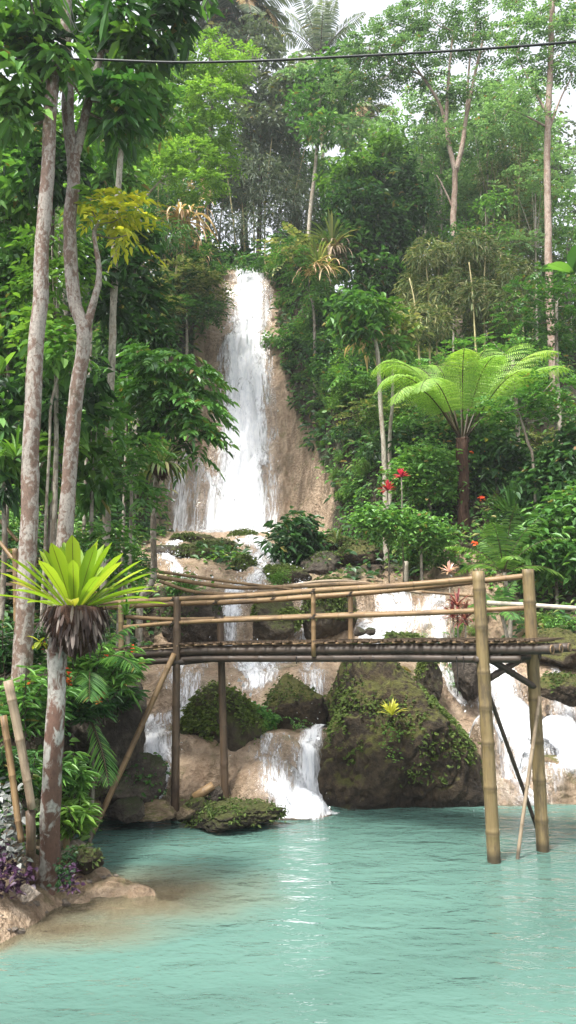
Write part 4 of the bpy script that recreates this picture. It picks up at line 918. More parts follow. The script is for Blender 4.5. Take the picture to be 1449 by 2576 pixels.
for i in range(26):
    a = i*2.4; strap(b, c2+np.array([0, 0, -.1]), (math.cos(a), math.sin(a), .3), .8, .07, 3.2, 8)
b.obj('drooping_fronds', M['leaf_olive'], t2)
c3 = at(318, 1548, 11.2)
def rosette(c, n, L, W, mat, label, name='bromeliad', cat='plant', el=(15, 80), droop=.9, seed=0, group=None):
    c = np.asarray(c, float); rs = np.random.default_rng(seed); t = thing(name, tuple(c), label, cat, group); b = MB()
    for i in range(n):
        a = i*2.4+rs.uniform(-.3, .3); e = R(rs.uniform(*el)); strap(b, c, (math.cos(a)*math.cos(e), math.sin(a)*math.cos(e), math.sin(e)), L*rs.uniform(.7, 1.1), W, droop*rs.uniform(.6, 1.3), 6)
    b.obj('leaves', M[mat], t)
    g = gz(c[0], c[1])
    if g < c[2]-.15 and name in ('red_plant', 'maroon_plant', 'pink_plant'): st = MB(); tube(st, [(c[0], c[1], g-.1), c], .018, 6); st.obj('stem', M['bark_grey'], t)
    return t
rosette(c3, 22, .26, .035, 'leaf_bright', 'small bright green epiphyte on the left end post of the bridge', 'epiphyte', droop=1.4)
rosette(at(985, 1800, 11.72), 30, .28, .035, 'epiphyte', 'yellow green epiphyte growing on the face of the huge boulder', 'epiphyte', seed=3)
rosette(on(1290, 1315)+[0, -.05, .1], 46, 1.15, .07, 'leaf_mid', 'spiky sword leaved clump below the tree fern on the right', 'spiky_plant', el=(25, 88), droop=.35, seed=5)
rosette(at(975, 1234, 19.3), 30, .3, .07, 'leaf_red', 'crimson leaved plant left of the tree fern, the lower one', 'red_plant', el=(0, 85), seed=6)
rosette(at(1010, 1200, 19.3), 26, .27, .065, 'leaf_red', 'crimson leaved plant behind and above the other crimson one', 'red_plant', el=(0, 85), seed=7)
for i, (u, v, Y) in enumerate([(1150, 1525, 15.4), (1170, 1560, 15.2), (1140, 1555, 15.3)]):
    rosette(at(u, v, Y), 34, .42, .045, 'leaf_maroon', ['dark maroon leaved plant against the near end post, upper one', 'dark maroon leaved plant beside the near end post, right one', 'dark maroon leaved plant at the side of the white cascade, left one'][i], 'maroon_plant', el=(-10, 85), seed=20+i)
rosette(at(1130, 1440, 17.5), 22, .3, .05, 'petal_pink', 'pale pink leaved plant on the slope behind the bridge', 'pink_plant', el=(0, 85), seed=31)
rosette(at(845, 1368, 21.0), 18, .55, .06, 'leaf_olive', 'grey green bromeliad on top of the brown rocks', 'bromeliad', el=(10, 80), seed=32)
# --- tree fern on the right
tf0 = on(1166, 1322); YF = tf0[1]; tft = at(1163, 1100, YF); tf = thing('tree_fern', tuple(tf0), 'tall tree fern with spreading lime green fronds and dark shaggy trunk', 'tree fern')
b = MB(); limb(b, [tf0-np.array([0, 0, .3]), at(1166, 1250, YF), at(1162, 1150, YF), tft], .155, .17, 3, 16, .3, n=50)
for i in range(60):
    a = rng.uniform(0, 2*math.pi); h = rng.uniform(.1, 1); p = tf0 + (tft-tf0)*h + np.array([math.cos(a)*.14, math.sin(a)*.14, 0])
    tube(b, [p, p+np.array([math.cos(a)*.06, math.sin(a)*.06, .1])], [.022, .01], 5)
b.obj('trunk', M['fibre'], tf, smooth=True)
def fern_frond(az, el, L, bend, seed, stalk=.3, twist=0.0):
    rs = np.random.default_rng(seed); b = MB(); segs = 18
    d = np.array([math.cos(az)*math.cos(el), math.sin(az)*math.cos(el), math.sin(el)]); P = [tft + np.array([math.cos(az), math.sin(az), 0])*.1]
    for i in range(segs):
        P.append(P[-1]+d*L/segs); q = i/segs; d = nrm(d+np.array([0, 0, -1.0])*bend/segs*(.05+2.9*q*q))
    P = np.array(P); Tn = nrm(np.gradient(P, axis=0)); tube(b, P, np.linspace(.03, .006, segs+1), 6, False, 1.0)
    side = np.array([-math.sin(az), math.cos(az), 0]); n = 23; ts = np.linspace(stalk, .99, n)
    B, D, U, LL = [], [], [], []
    for t in ts:
        f = t*segs; i = min(int(f), segs-1); w = f-i; p = P[i]*(1-w)+P[i+1]*w; tn = Tn[i]*(1-w)+Tn[min(i+1, segs)]*w; nn = np.cross(side, tn)*-1
        if nn[2] < 0: nn = -nn
        q = (t-stalk)/(1-stalk); pl = L*.27*(math.sin(math.pi*(.2+.78*q))**.8)
        for sg in (-1, 1):
            pd = nrm(side*sg + tn*(.28+.35*q) - np.array([0, 0, .12]) + rs.normal(0, .04, 3)); m = 15; k = np.linspace(.04, .98, m)
            pp = p + pd*(pl*k)[:, None] - np.array([0, 0, 1.0])*(.28*pl*k**2)[:, None]
            pt = nrm(pd + np.array([0, 0, -1.0])*(.56*k)[:, None]); s2 = nrm(np.cross(pt, nn)); u2 = np.cross(s2, pt)
            ln = .085*np.sin(math.pi*(.28+.66*k))*(pl/(L*.27))**.5
            for s3 in (-1, 1):
                B.append(pp); D.append(s2*s3 + pt*.45 - u2*.12); U.append(u2); LL.append(ln)
    LL = np.concatenate(LL); leaves(b, np.concatenate(B), np.concatenate(D), np.concatenate(U), LL, LL*.34+.012, .12, .1)
    return b.obj('frond', M['fern_top'], tf)
for i, (az, el, L, bd) in enumerate([(174, 64, 3.7, 3.0), (192, 56, 3.4, 3.4), (210, 48, 3.0, 3.4), (228, 54, 2.8, 3.4), (262, 74, 2.7, 2.6), (300, 70, 2.7, 2.6), (328, 56, 2.9, 2.2), (352, 50, 3.6, 1.7), (10, 58, 4.1, 1.7), (28, 64, 4.1, 1.5), (50, 70, 3.7, 1.6), (78, 74, 3.4, 2.0), (112, 74, 3.2, 2.4), (140, 70, 3.3, 2.6), (160, 66, 3.5, 2.8)]):
    fern_frond(R(az), R(el), L, bd, i)
# --- palms
def palm(name, cat, label, c, n, L, els, bend, pairs, ll, lw, leaf, trunk=None, r=.12, bark='bark_grey', seed=0, dead=0, group=None, base=None):
    rs = np.random.default_rng(seed); c = np.asarray(c, float); g = np.array([c[0], c[1], gz(c[0], c[1])-.2]) if base is None else np.asarray(base, float)
    t = thing(name, tuple(g), label, cat, group)
    if trunk is not False:
        b = MB(); limb(b, [g, (g+c)/2+np.array([.1, 0, 0]), c], r, r*.75, seed, 10, .1); b.obj('trunk', M[bark], t, smooth=True)
    for i in range(n):
        a = i*2.39996+rs.uniform(-.3, .3); e = R(els[0]+(els[1]-els[0])*((i+.5)/n)); b = MB()
        frond(b, c, (math.cos(a)*math.cos(e), math.sin(a)*math.cos(e), math.sin(e)), L*rs.uniform(.85, 1.1), bend*rs.uniform(.8, 1.2), pairs, ll, lw, rr=.02*L/2)
        b.obj('frond', M[leaf], t)
    for i in range(dead):
        a = rs.uniform(0, 6.3); b = MB(); frond(b, c, (math.cos(a)*.8, math.sin(a)*.8, .2), L*.8, 3.2, max(10, pairs//2), ll*.8, lw, rr=.015*L/2); b.obj('dead_frond', M['leaf_dry'], t)
    return t
palm('garden_palm', 'palm', 'young yellow green palm behind the end posts of the bridge', at(1268, 1440, 16.5), 11, 1.5, (20, 80), 1.3, 26, .34, .032, 'leaf_bright', r=.06, seed=2)
palm('garden_palm', 'palm', 'low dark green palm tucked between the two end posts', at(1262, 1545, 15.6), 9, .85, (0, 75), 1.3, 20, .24, .03, 'leaf_mid', r=.05, seed=3)
palm('garden_palm', 'palm', 'drooping small palm under the nest fern on the left bank', at(225, 1690, 10.2), 9, .95, (-10, 70), 1.6, 24, .3, .022, 'leaf_mid', r=.03, seed=4)
palm('coconut_palm', 'palm', 'coconut palm with upright fronds against the white sky at top centre', at(806, 140, 46), 16, 4.2, (30, 88), .9, 34, .9, .09, 'leaf_grey', r=.16, seed=5)
palm('sugar_palm', 'palm', 'dark shaggy palm left of the sky gap at the top', at(615, 35, 39), 22, 3.7, (-25, 75), 1.5, 40, .95, .075, 'leaf_grey', r=.16, bark='bark_dark', seed=6, dead=6)
palm('sugar_palm', 'palm', 'second dark shaggy palm just left of the first at the top edge', at(530, -30, 38), 20, 3.8, (-30, 75), 1.6, 40, .95, .075, 'leaf_grey', r=.16, bark='bark_dark', seed=16, dead=6)
palm('sago_palm', 'palm', 'palm with drooping olive fronds above the bamboo thicket', at(745, 262, 38), 16, 3.2, (0, 70), 2.0, 36, .75, .07, 'leaf_olive', r=.2, seed=7, dead=8)
palm('coconut_palm', 'palm', 'distant palm with hanging dry fronds in the middle of the ridge', at(905, 290, 47), 14, 3.2, (-10, 70), 1.8, 30, .8, .09, 'leaf_olive', r=.16, seed=8, dead=12)
palm('coconut_palm', 'palm', 'blue grey palm fronds behind the pink forked trunk', at(1165, 500, 40), 12, 3.4, (-5, 60), 1.6, 34, .8, .075, 'leaf_hazy', r=.14, seed=9)
# --- tall trees of the far slope
bk = dict(bark='bark_pink')
tree('tall_tree', 'tree', 'tall feathery tree with pink grey trunk forking halfway right of centre', 31,
     [(1156, 815), (1150, 700), (1143, 600), (1142, 500), (1146, 425)], .2,
     [(930, 110, 60, 34, 'fine', 330), (1000, 70, 60, 34, 'fine', 330), (1010, 135, 70, 32, 'fine', 360), (900, 170, 55, 34, 'fine', 280), (960, 200, 60, 34, 'fine', 300), (1100, 45, 70, 34, 'fine', 330), (1180, 60, 60, 34, 'fine', 280), (1235, 120, 50, 40, 'fine', 280),
      (1055, 180, 55, 32, 'fine', 280), (1130, 120, 55, 34, 'fine', 260), (1195, 215, 55, 40, 'fine', 300), (1060, 20, 60, 30, 'fine', 240), (870, 215, 40, 30, 'fine', 200), (1240, 30, 60, 34, 'fine', 240), (1110, 250, 50, 30, 'fine', 170), (1090, 340, 50, 28, 'fine', 150, 'leaf_hazy')],
     leaf='leaf_hazy', twigs=[(.13, [(1146, 430), (1130, 370), (1122, 320), (1100, 250), (1060, 190)]), (.1, [(1122, 320), (1128, 200), (1140, 80)]), (.13, [(1147, 430), (1165, 360), (1172, 300), (1192, 200), (1215, 100)]), (.07, [(1100, 250), (1040, 160), (1000, 110)]), (.07, [(1172, 290), (1182, 150), (1200, 40)]), (.06, [(1142, 530), (1120, 480), (1098, 440)]), (.05, [(1060, 190), (980, 150), (930, 130)])], seed=31, inner=1, **bk)
tree('tall_tree', 'tree', 'straight pink grey trunk rising near the right frame edge', 27.5,
     [(1380, 700), (1379, 560), (1376, 400), (1380, 250), (1386, 100), (1392, -40)], .17,
     [(1385, 40, 70, 34, 'fine', 330), (1310, 85, 55, 34, 'fine', 280), (1440, 80, 50, 38, 'fine', 280), (1330, 160, 55, 36, 'fine', 280), (1290, 230, 60, 36, 'fine', 300), (1430, 170, 55, 34, 'fine', 260), (1350, -30, 90, 40, 'fine', 300), (1260, 300, 55, 34, 'fine', 240), (1350, 320, 50, 32, 'fine', 170)],
     leaf='leaf_hazy', twigs=[(.06, [(1378, 290), (1330, 200), (1300, 140)]), (.06, [(1380, 330), (1410, 250), (1440, 190)]), (.05, [(1376, 320), (1320, 290), (1270, 270)])], seed=32, inner=1, **bk)
tree('tall_tree', 'tree', 'slender white stemmed tree right of the bamboo thicket', 34, [(774, 640), (780, 540), (792, 430), (800, 330), (806, 250)], .12,
     [(800, 200, 60, 40, 'broad', 420), (850, 165, 60, 40, 'broad', 420), (770, 260, 55, 45, 'broad', 380), (860, 250, 50, 45, 'broad', 380), (800, 320, 50, 40, 'broad', 320), (745, 190, 40, 40, 'broad', 220, 'leaf_hazy'), (880, 330, 50, 45, 'broad', 300, 'leaf_hazy')], 'bark_pale', 'leaf_mid', seed=33)
tree('grey_leaf_tree', 'tree', 'dense grey green tree below the dark shaggy palms at the top', 36, [(650, 640), (655, 450), (650, 250)], .13,
     [(660, 140, 55, 40, 'broad', 420), (635, 225, 60, 50, 'broad', 480), (590, 190, 50, 45, 'broad', 380), (705, 235, 45, 45, 'broad', 330), (655, 80, 42, 36, 'broad', 260), (580, 270, 50, 45, 'broad', 380), (690, 300, 50, 40, 'broad', 330), (560, 110, 45, 45, 'broad', 300), (640, 310, 50, 40, 'broad', 330)], 'bark_dark', 'leaf_grey', seed=60, inner=1)
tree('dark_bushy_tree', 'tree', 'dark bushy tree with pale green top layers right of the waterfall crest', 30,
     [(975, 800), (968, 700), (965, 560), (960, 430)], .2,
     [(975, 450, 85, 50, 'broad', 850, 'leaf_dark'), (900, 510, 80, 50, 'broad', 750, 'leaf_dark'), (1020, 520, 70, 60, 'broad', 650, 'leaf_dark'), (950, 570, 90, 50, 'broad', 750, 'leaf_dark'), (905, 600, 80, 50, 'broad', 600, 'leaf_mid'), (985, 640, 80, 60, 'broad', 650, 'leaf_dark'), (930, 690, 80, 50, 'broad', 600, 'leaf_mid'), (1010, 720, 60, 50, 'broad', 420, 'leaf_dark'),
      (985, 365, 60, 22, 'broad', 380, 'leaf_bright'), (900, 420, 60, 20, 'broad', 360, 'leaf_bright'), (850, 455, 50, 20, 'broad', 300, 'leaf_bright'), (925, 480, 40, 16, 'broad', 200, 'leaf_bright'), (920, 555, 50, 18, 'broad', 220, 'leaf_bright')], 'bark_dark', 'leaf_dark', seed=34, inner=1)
tree('light_green_tree', 'tree', 'light green spreading tree left of the waterfall crest in the upper middle', 25,
     [(352, 640), (345, 520), (346, 400), (350, 240), (340, 120)], .12,
     [(500, 130, 70, 40, 'fine', 420), (560, 170, 60, 38, 'fine', 380), (455, 205, 70, 40, 'fine', 420), (530, 250, 70, 45, 'fine', 430), (440, 300, 75, 45, 'fine', 430), (520, 330, 60, 45, 'fine', 380), (480, 400, 75, 45, 'fine', 430), (545, 400, 50, 38, 'fine', 280), (410, 420, 60, 40, 'fine', 330), (400, 190, 60, 40, 'fine', 330), (610, 140, 30, 30, 'fine', 140), (500, 465, 60, 34, 'fine', 300), (385, 340, 26, 22, 'pinnate', 90, 'leaf_yellow')],
     'bark_pale', 'leaf_bright', twigs=[(.06, [(345, 420), (380, 370), (420, 310), (480, 250)]), (.05, [(345, 520), (420, 440), (500, 400)])], seed=35, inner=1.2)
tree('twin_stem_tree', 'tree', 'pale slim stem of the pair left of the tree fern, the taller one', 21.5, [(968, 1180), (962, 1080), (955, 980), (950, 890), (940, 840)], .095,
     [(900, 770, 60, 34, 'broad', 420, 'leaf_mid'), (950, 790, 50, 30, 'broad', 300, 'leaf_bright'), (880, 815, 45, 26, 'broad', 240, 'leaf_mid'), (925, 830, 40, 24, 'broad', 200, 'leaf_mid')], 'bark_pale', seed=36, inner=.6)
tree('twin_stem_tree', 'tree', 'pale slim stem of the pair left of the tree fern, the shorter one', 22.2, [(980, 1160), (982, 1080), (988, 1000), (985, 900)], .075,
     [(985, 870, 40, 30, 'broad', 220, 'leaf_mid'), (1010, 830, 40, 30, 'broad', 200, 'leaf_olive')], 'bark_pale', seed=37, inner=.6)
def hanging(label, c, n, L, seed, mat='leaf_dry', name='pandanus', up=True):
    rs = np.random.default_rng(seed); t = thing(name, tuple(c), label, 'pandanus'); b = MB()
    for i in range(n):
        a = rs.uniform(0, 6.3); strap(b, np.asarray(c)+rs.normal(0, .25, 3)*[1, 1, .6], (math.cos(a), math.sin(a), rs.uniform(-.2, .8)), L*rs.uniform(.6, 1.1), .06*L, 3.2, 7)
    b.obj('dead_leaves', M[mat], t)
    if up:
        b = MB()
        for i in range(n):
            a = rs.uniform(0, 6.3); e = rs.uniform(.2, 1.3); strap(b, np.asarray(c)+np.array([0, 0, .2]), (math.cos(a)*math.cos(e), math.sin(a)*math.cos(e), math.sin(e)), L*rs.uniform(.7, 1.1), .06*L, 1.4, 7)
        b.obj('leaves', M['leaf_olive'], t)
    return t
DRY = at(455, 555, 29.6)
hanging('screw palm with a skirt of dry grey leaves beside the twin stems', at(915, 850, 22.2), 46, 1.1, 1)
hanging('pale dry reed clump with plumes left above the waterfall crest', DRY, 80, 1.9, 2, up=False, name='dry_reed')
hanging('smaller dry reed clump below the pale one left of the crest', at(480, 640, 30.5), 50, 1.5, 3, up=False, name='dry_reed')
hanging('dry reed tuft near the crest of the fall on its left', at(420, 640, 30), 36, 1.2, 4, up=False, name='dry_reed')
hanging('screw palm with hanging leaves right of the waterfall crest', at(835, 630, 29), 44, 1.5, 5, 'leaf_brown')
hanging('olive screw palm beneath the slender white stemmed tree', at(800, 680, 28), 36, 1.2, 6)
b = MB(); t = bpy.data.objects['dry_reed']
for i in range(10): f = onxy(DRY[0]+rng.normal(0, .5), DRY[1]+.2); tube(b, [f, DRY+rng.normal(0, .3, 3)], .015, 4)
for i in range(9):
    p = at(455+rng.normal(0, 40), 550, DRY[1]); d = nrm(rng.normal(0, .25, 3)+np.array([0, 0, 1])); q = p + d*rng.uniform(.8, 1.5); tube(b, [p, q], .012, 4); k = 40
    leaves(b, q + d*rng.uniform(-.1, .45, k)[:, None], rand_dirs(k, -.6, .8)+d, np.array([0, 0, 1.0])+rng.normal(0, .3, (k, 3)), .22, .02, .4)
b.obj('plumes', M['leaf_dry'], t)
# --- bamboo
def bamboo_grove(label, Y, culms, crowns, leaf, seed, cm='culm'):
    f = at(*culms[0][0], Y); g = onxy(f[0], f[1]); t = thing('bamboo_clump', tuple(g), label, 'bamboo')
    for k, c in enumerate(culms):
        P = P_(c, Y + .5*math.sin(k*2.1)); b = MB(); bamboo(b, [np.array([P[0][0], P[0][1], gz(P[0][0], P[0][1])-.1])] + P[1:], .05, .02, .45, 7, seed+k); b.obj('culm', M[cm], t, smooth=True)
    b = MB()
    for k, (u, v, ru, rv, n) in enumerate(crowns):
        s = Y/FPX*1.02; clump(b, at(u, v, Y+.7*math.sin(k*1.7)), (ru*s, ru*s*.8, rv*s), 'bamboo', n, 1.0*(.7+Y/60))
    b.obj('foliage', M[leaf], t); return t
bamboo_grove('grey brown bamboo thicket directly above the waterfall crest', 36,
     [[(640, 650), (638, 520), (630, 330)], [(655, 655), (658, 520), (668, 340)], [(667, 650), (668, 500), (690, 300)], [(618, 650), (610, 520), (590, 380)], [(690, 650), (705, 520), (740, 380)], [(602, 640), (580, 500), (560, 380)], [(720, 640), (740, 500), (770, 360)]],
     [(640, 330, 70, 50, 900), (690, 380, 70, 60, 1000), (610, 400, 70, 60, 1000), (660, 450, 80, 60, 1200), (720, 440, 60, 60, 800), (600, 490, 60, 55, 800), (690, 520, 70, 55, 900), (755, 500, 50, 60, 600), (570, 450, 45, 60, 500), (740, 570, 60, 50, 700), (620, 570, 60, 40, 420), (560, 560, 50, 50, 500), (720, 330, 60, 50, 600)], 'leaf_grey', 41)
bamboo_grove('tall pale bamboo stand between the two pink grey trunks', 33,
     [[(1300, 720), (1285, 520), (1250, 320), (1228, 200)], [(1290, 720), (1270, 560), (1222, 360)], [(1310, 720), (1305, 520), (1312, 330)], [(1322, 720), (1335, 560), (1350, 400)], [(1280, 720), (1250, 600), (1210, 420)], [(1330, 720), (1352, 600), (1375, 450)], [(1296, 720), (1296, 560), (1290, 380)]],
     [(1300, 480, 60, 50, 600), (1240, 560, 60, 50, 650), (1330, 580, 60, 55, 700), (1270, 630, 70, 50, 800), (1350, 470, 50, 50, 420), (1240, 440, 50, 50, 420), (1290, 380, 50, 40, 300), (1340, 660, 60, 50, 600), (1210, 640, 60, 50, 600)], 'leaf_olive', 42)
bamboo_grove('yellowish scrubby bamboo on the slope left of the pink forked trunk foot', 26.5,
     [[(1080, 880), (1078, 760), (1070, 640)], [(1095, 880), (1100, 740), (1110, 620)], [(1060, 880), (1045, 780), (1030, 700)]],
     [(1080, 640, 60, 40, 800), (1050, 720, 60, 50, 900), (1110, 740, 55, 50, 800), (1070, 810, 80, 45, 900), (1010, 790, 45, 45, 500), (1130, 650, 50, 45, 600)], 'leaf_olive', 43)
bamboo_grove('olive scrubby bamboo on the slope right of the pink forked trunk foot', 25.5,
     [[(1215, 860), (1218, 740), (1222, 620)], [(1230, 860), (1240, 740), (1260, 640)], [(1200, 860), (1190, 760), (1180, 660)]],
     [(1190, 620, 55, 45, 700), (1240, 680, 60, 50, 800), (1200, 750, 65, 50, 900), (1270, 770, 60, 45, 700), (1160, 700, 40, 45, 400), (1220, 820, 70, 40, 700), (1300, 690, 50, 45, 500)], 'leaf_olive', 44)
bamboo_grove('slim green bamboo stems behind the light green spreading tree', 29,
     [[(395, 640), (398, 500), (405, 360)], [(415, 640), (420, 520), (432, 380)], [(380, 640), (372, 520), (360, 420)], [(440, 640), (452, 520), (470, 420)]],
     [(400, 470, 60, 50, 600), (440, 520, 60, 50, 600), (370, 560, 60, 50, 600), (430, 590, 60, 40, 500), (350, 480, 50, 50, 500)], 'leaf_mid', 45)
# --- middle-distance shrubs and small trees that read singly
single = [
 ('layered_shrub', 'leafy layered shrub at the right frame edge below the straight trunk', 23, [(1400, 900), (1400, 760)], [(1330, 740, 80, 22, 'fine', 420), (1420, 715, 55, 24, 'fine', 300), (1400, 790, 75, 24, 'fine', 420), (1310, 805, 60, 22, 'fine', 330), (1390, 850, 60, 24, 'fine', 330), (1440, 760, 50, 24, 'fine', 250), (1350, 690, 40, 20, 'fine', 180)], 'leaf_mid'),
 ('layered_shrub', 'layered shrub right behind the tips of the tree fern', 21.5, [(1300, 1030), (1290, 900)], [(1240, 860, 70, 22, 'fine', 380), (1320, 890, 60, 24, 'fine', 330), (1110, 915, 60, 22, 'fine', 330), (1180, 880, 55, 22, 'fine', 300), (1260, 940, 70, 26, 'fine', 380)], 'leaf_mid'),
 ('leaning_tree', 'small tree with thin leaning stem right of the tree fern', 18.5, [(1342, 1175), (1330, 1120), (1312, 1060), (1300, 1030)], [(1290, 1010, 70, 26, 'fine', 360), (1350, 1000, 60, 24, 'fine', 300), (1400, 1030, 60, 28, 'fine', 300), (1250, 1035, 50, 22, 'fine', 220), (1390, 960, 60, 26, 'fine', 280), (1330, 1050, 40, 20, 'fine', 150)], 'leaf_mid'),
 ('leafy_shrub', 'dark green leafy bush in front of the right foot of the waterfall', 21.5, [(745, 1440), (745, 1400)], [(745, 1330, 45, 30, 'broad', 420), (720, 1370, 40, 30, 'broad', 360), (770, 1375, 45, 35, 'broad', 420), (745, 1410, 45, 25, 'broad', 330)], 'leaf_dark'),
 ('leafy_shrub', 'bright leafy shrub hanging over the right side of the waterfall chute', 28.5, [(790, 800), (780, 740)], [(775, 690, 40, 38, 'pinnate', 300), (765, 740, 45, 40, 'pinnate', 300), (800, 720, 40, 40, 'pinnate', 260), (735, 640, 40, 30, 'pinnate', 220)], 'leaf_mid'),
 ('leafy_shrub', 'dense shrub overhanging the dark hollow left of the waterfall', 29, [(470, 850), (470, 780)], [(470, 700, 70, 45, 'fine', 420), (420, 740, 60, 45, 'fine', 380), (520, 730, 45, 45, 'fine', 300), (480, 780, 70, 35, 'fine', 360, 'leaf_mid'), (400, 800, 55, 40, 'fine', 300, 'leaf_dark'), (530, 780, 30, 40, 'fine', 180, 'leaf_mid'), (520, 660, 50, 34, 'fine', 260, 'leaf_mid')], 'leaf_olive'),
 ('leafy_shrub', 'green shrub at the very crest of the waterfall on its right', 33, [(700, 690), (700, 650)], [(690, 640, 45, 26, 'pinnate', 220), (730, 620, 40, 30, 'pinnate', 200), (650, 645, 40, 18, 'pinnate', 140)], 'leaf_mid'),
 ('leafy_shrub', 'dark shrub at the crest behind the top of the waterfall', 36, [(600, 690), (600, 660)], [(590, 650, 50, 26, 'broad', 300), (550, 640, 50, 34, 'broad', 300), (630, 665, 40, 15, 'broad', 160)], 'leaf_dark'),
 ('orange_shrub', 'leafy garden shrub behind the tree fern trunk', 21.0, [(1250, 1260), (1250, 1200)], [(1210, 1150, 50, 30, 'broad', 330), (1260, 1120, 50, 30, 'broad', 330), (1300, 1170, 50, 30, 'broad', 330), (1230, 1200, 50, 30, 'broad', 330)], 'leaf_dark'),
 ('leafy_shrub', 'dense green shrub at the right edge above the white pole', 17.0, [(1400, 1480), (1400, 1400)], [(1400, 1330, 60, 50, 'broad', 650), (1440, 1400, 50, 50, 'broad', 500), (1380, 1420, 55, 45, 'broad', 500), (1440, 1280, 50, 45, 'broad', 450), (1350, 1370, 40, 40, 'broad', 300)], 'leaf_mid'),
 ('leafy_shrub', 'dark foliage at the right edge level with the tree fern trunk', 18.5, [(1400, 1300), (1400, 1240)], [(1400, 1180, 60, 45, 'broad', 600), (1440, 1120, 45, 45, 'broad', 420), (1360, 1230, 50, 40, 'broad', 450), (1430, 1230, 50, 40, 'broad', 450)], 'leaf_dark'),
 ('leafy_shrub', 'low bright green shrub left of the tree fern foot', 18.8, [(1060, 1390), (1060, 1360)], [(1040, 1330, 50, 22, 'small', 900), (1090, 1350, 45, 22, 'small', 800), (990, 1320, 45, 22, 'small', 800), (940, 1310, 40, 22, 'small', 700)], 'leaf_mid'),
 ('leafy_shrub', 'round clipped looking dark shrub left of the tree fern trunk', 20.5, [(1080, 1250), (1080, 1200)], [(1070, 1160, 60, 34, 'small', 1300), (1120, 1190, 50, 34, 'small', 1100), (1030, 1200, 50, 30, 'small', 1000), (1090, 1230, 60, 26, 'small', 1000)], 'leaf_mid'),
 # left side masses
 ('leafy_tree', 'leafy tree filling the left frame edge at mid height', 13, [(20, 1200), (20, 900)], [(30, 420, 70, 60, 'broad', 480), (20, 540, 60, 60, 'broad', 450), (60, 640, 60, 55, 'broad', 420), (10, 700, 55, 55, 'broad', 400), (40, 800, 60, 55, 'broad', 420), (10, 340, 60, 60, 'broad', 400), (20, 900, 60, 50, 'broad', 380)], 'leaf_mid'),
 ('leafy_tree', 'bright leaved sapling between the two lichen trunks', 11.5, [(140, 1200), (140, 800)], [(130, 620, 50, 38, 'pinnate', 200), (160, 680, 50, 40, 'pinnate', 200), (110, 700, 45, 38, 'pinnate', 180), (150, 590, 40, 30, 'pinnate', 140)], 'leaf_bright'),
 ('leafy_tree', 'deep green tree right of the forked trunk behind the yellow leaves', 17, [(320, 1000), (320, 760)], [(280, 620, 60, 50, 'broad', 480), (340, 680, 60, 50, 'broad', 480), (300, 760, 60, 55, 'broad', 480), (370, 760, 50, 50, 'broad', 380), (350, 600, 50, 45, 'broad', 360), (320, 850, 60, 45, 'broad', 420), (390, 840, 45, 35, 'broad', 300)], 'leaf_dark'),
 ('leafy_tree', 'mid green tree behind the forked trunk at upper left', 19, [(230, 800), (230, 500)], [(230, 420, 70, 55, 'broad', 520), (300, 450, 60, 50, 'broad', 450), (200, 500, 60, 50, 'broad', 420), (290, 390, 60, 50, 'broad', 420), (340, 330, 60, 50, 'broad', 420), (250, 340, 60, 50, 'broad', 420)], 'leaf_mid'),
 ('leafy_shrub', 'bright green shrub between the slim pale trunk and the glossy tree', 14.2, [(330, 1300), (330, 1220)], [(320, 1180, 45, 34, 'pinnate', 220), (350, 1130, 45, 34, 'pinnate', 220), (290, 1130, 40, 34, 'pinnate', 200), (340, 1240, 45, 30, 'pinnate', 200)], 'leaf_mid'),
 ('leafy_shrub', 'leafy shrub with yellowish leaves behind the forked trunk', 12.8, [(230, 1330), (230, 1220)], [(235, 1150, 40, 40, 'big', 240, 'leaf_bright'), (225, 1230, 40, 40, 'big', 240, 'leaf_mid'), (245, 1060, 40, 45, 'big', 240, 'leaf_mid'), (230, 970, 36, 50, 'big', 240, 'leaf_dark')], 'leaf_mid'),
 ('leafy_shrub', 'broad leaved shrub seen between the two lichen trunks', 11.8, [(130, 1400), (130, 1250)], [(130, 1130, 36, 40, 'big', 200, 'leaf_bright'), (125, 1210, 36, 40, 'big', 200, 'leaf_mid'), (135, 1040, 34, 40, 'big', 200, 'leaf_dark'), (125, 960, 34, 40, 'big', 180, 'leaf_mid')], 'leaf_mid'),
 ('leafy_shrub', 'shrub at the far left edge behind the straight trunk', 11.4, [(10, 1400), (10, 1200)], [(15, 1060, 50, 40, 'big', 260, 'leaf_mid'), (20, 1140, 50, 36, 'big', 240, 'leaf_bright'), (5, 1220, 40, 30, 'big', 160, 'leaf_dark'), (20, 980, 50, 40, 'big', 240, 'leaf_dark')], 'leaf_mid'),
 ('leafy_shrub', 'feathery dark green shrub behind the nest fern fronds', 12.4, [(300, 1500), (300, 1420)], [(290, 1330, 50, 30, 'fine', 260), (310, 1390, 40, 30, 'fine', 240), (240, 1360, 40, 40, 'fine', 240), (310, 1440, 36, 26, 'fine', 200), (270, 1440, 40, 30, 'fine', 220)], 'leaf_mid'),
]
for k, (nm, lab, Y, tr, cr, lf) in enumerate(single):
    tree(nm, 'tree' if 'tree' in nm else 'shrub', lab, Y, tr, .05 if Y < 20 else .08, cr, 'bark_grey', lf, seed=100+k, inner=.8)
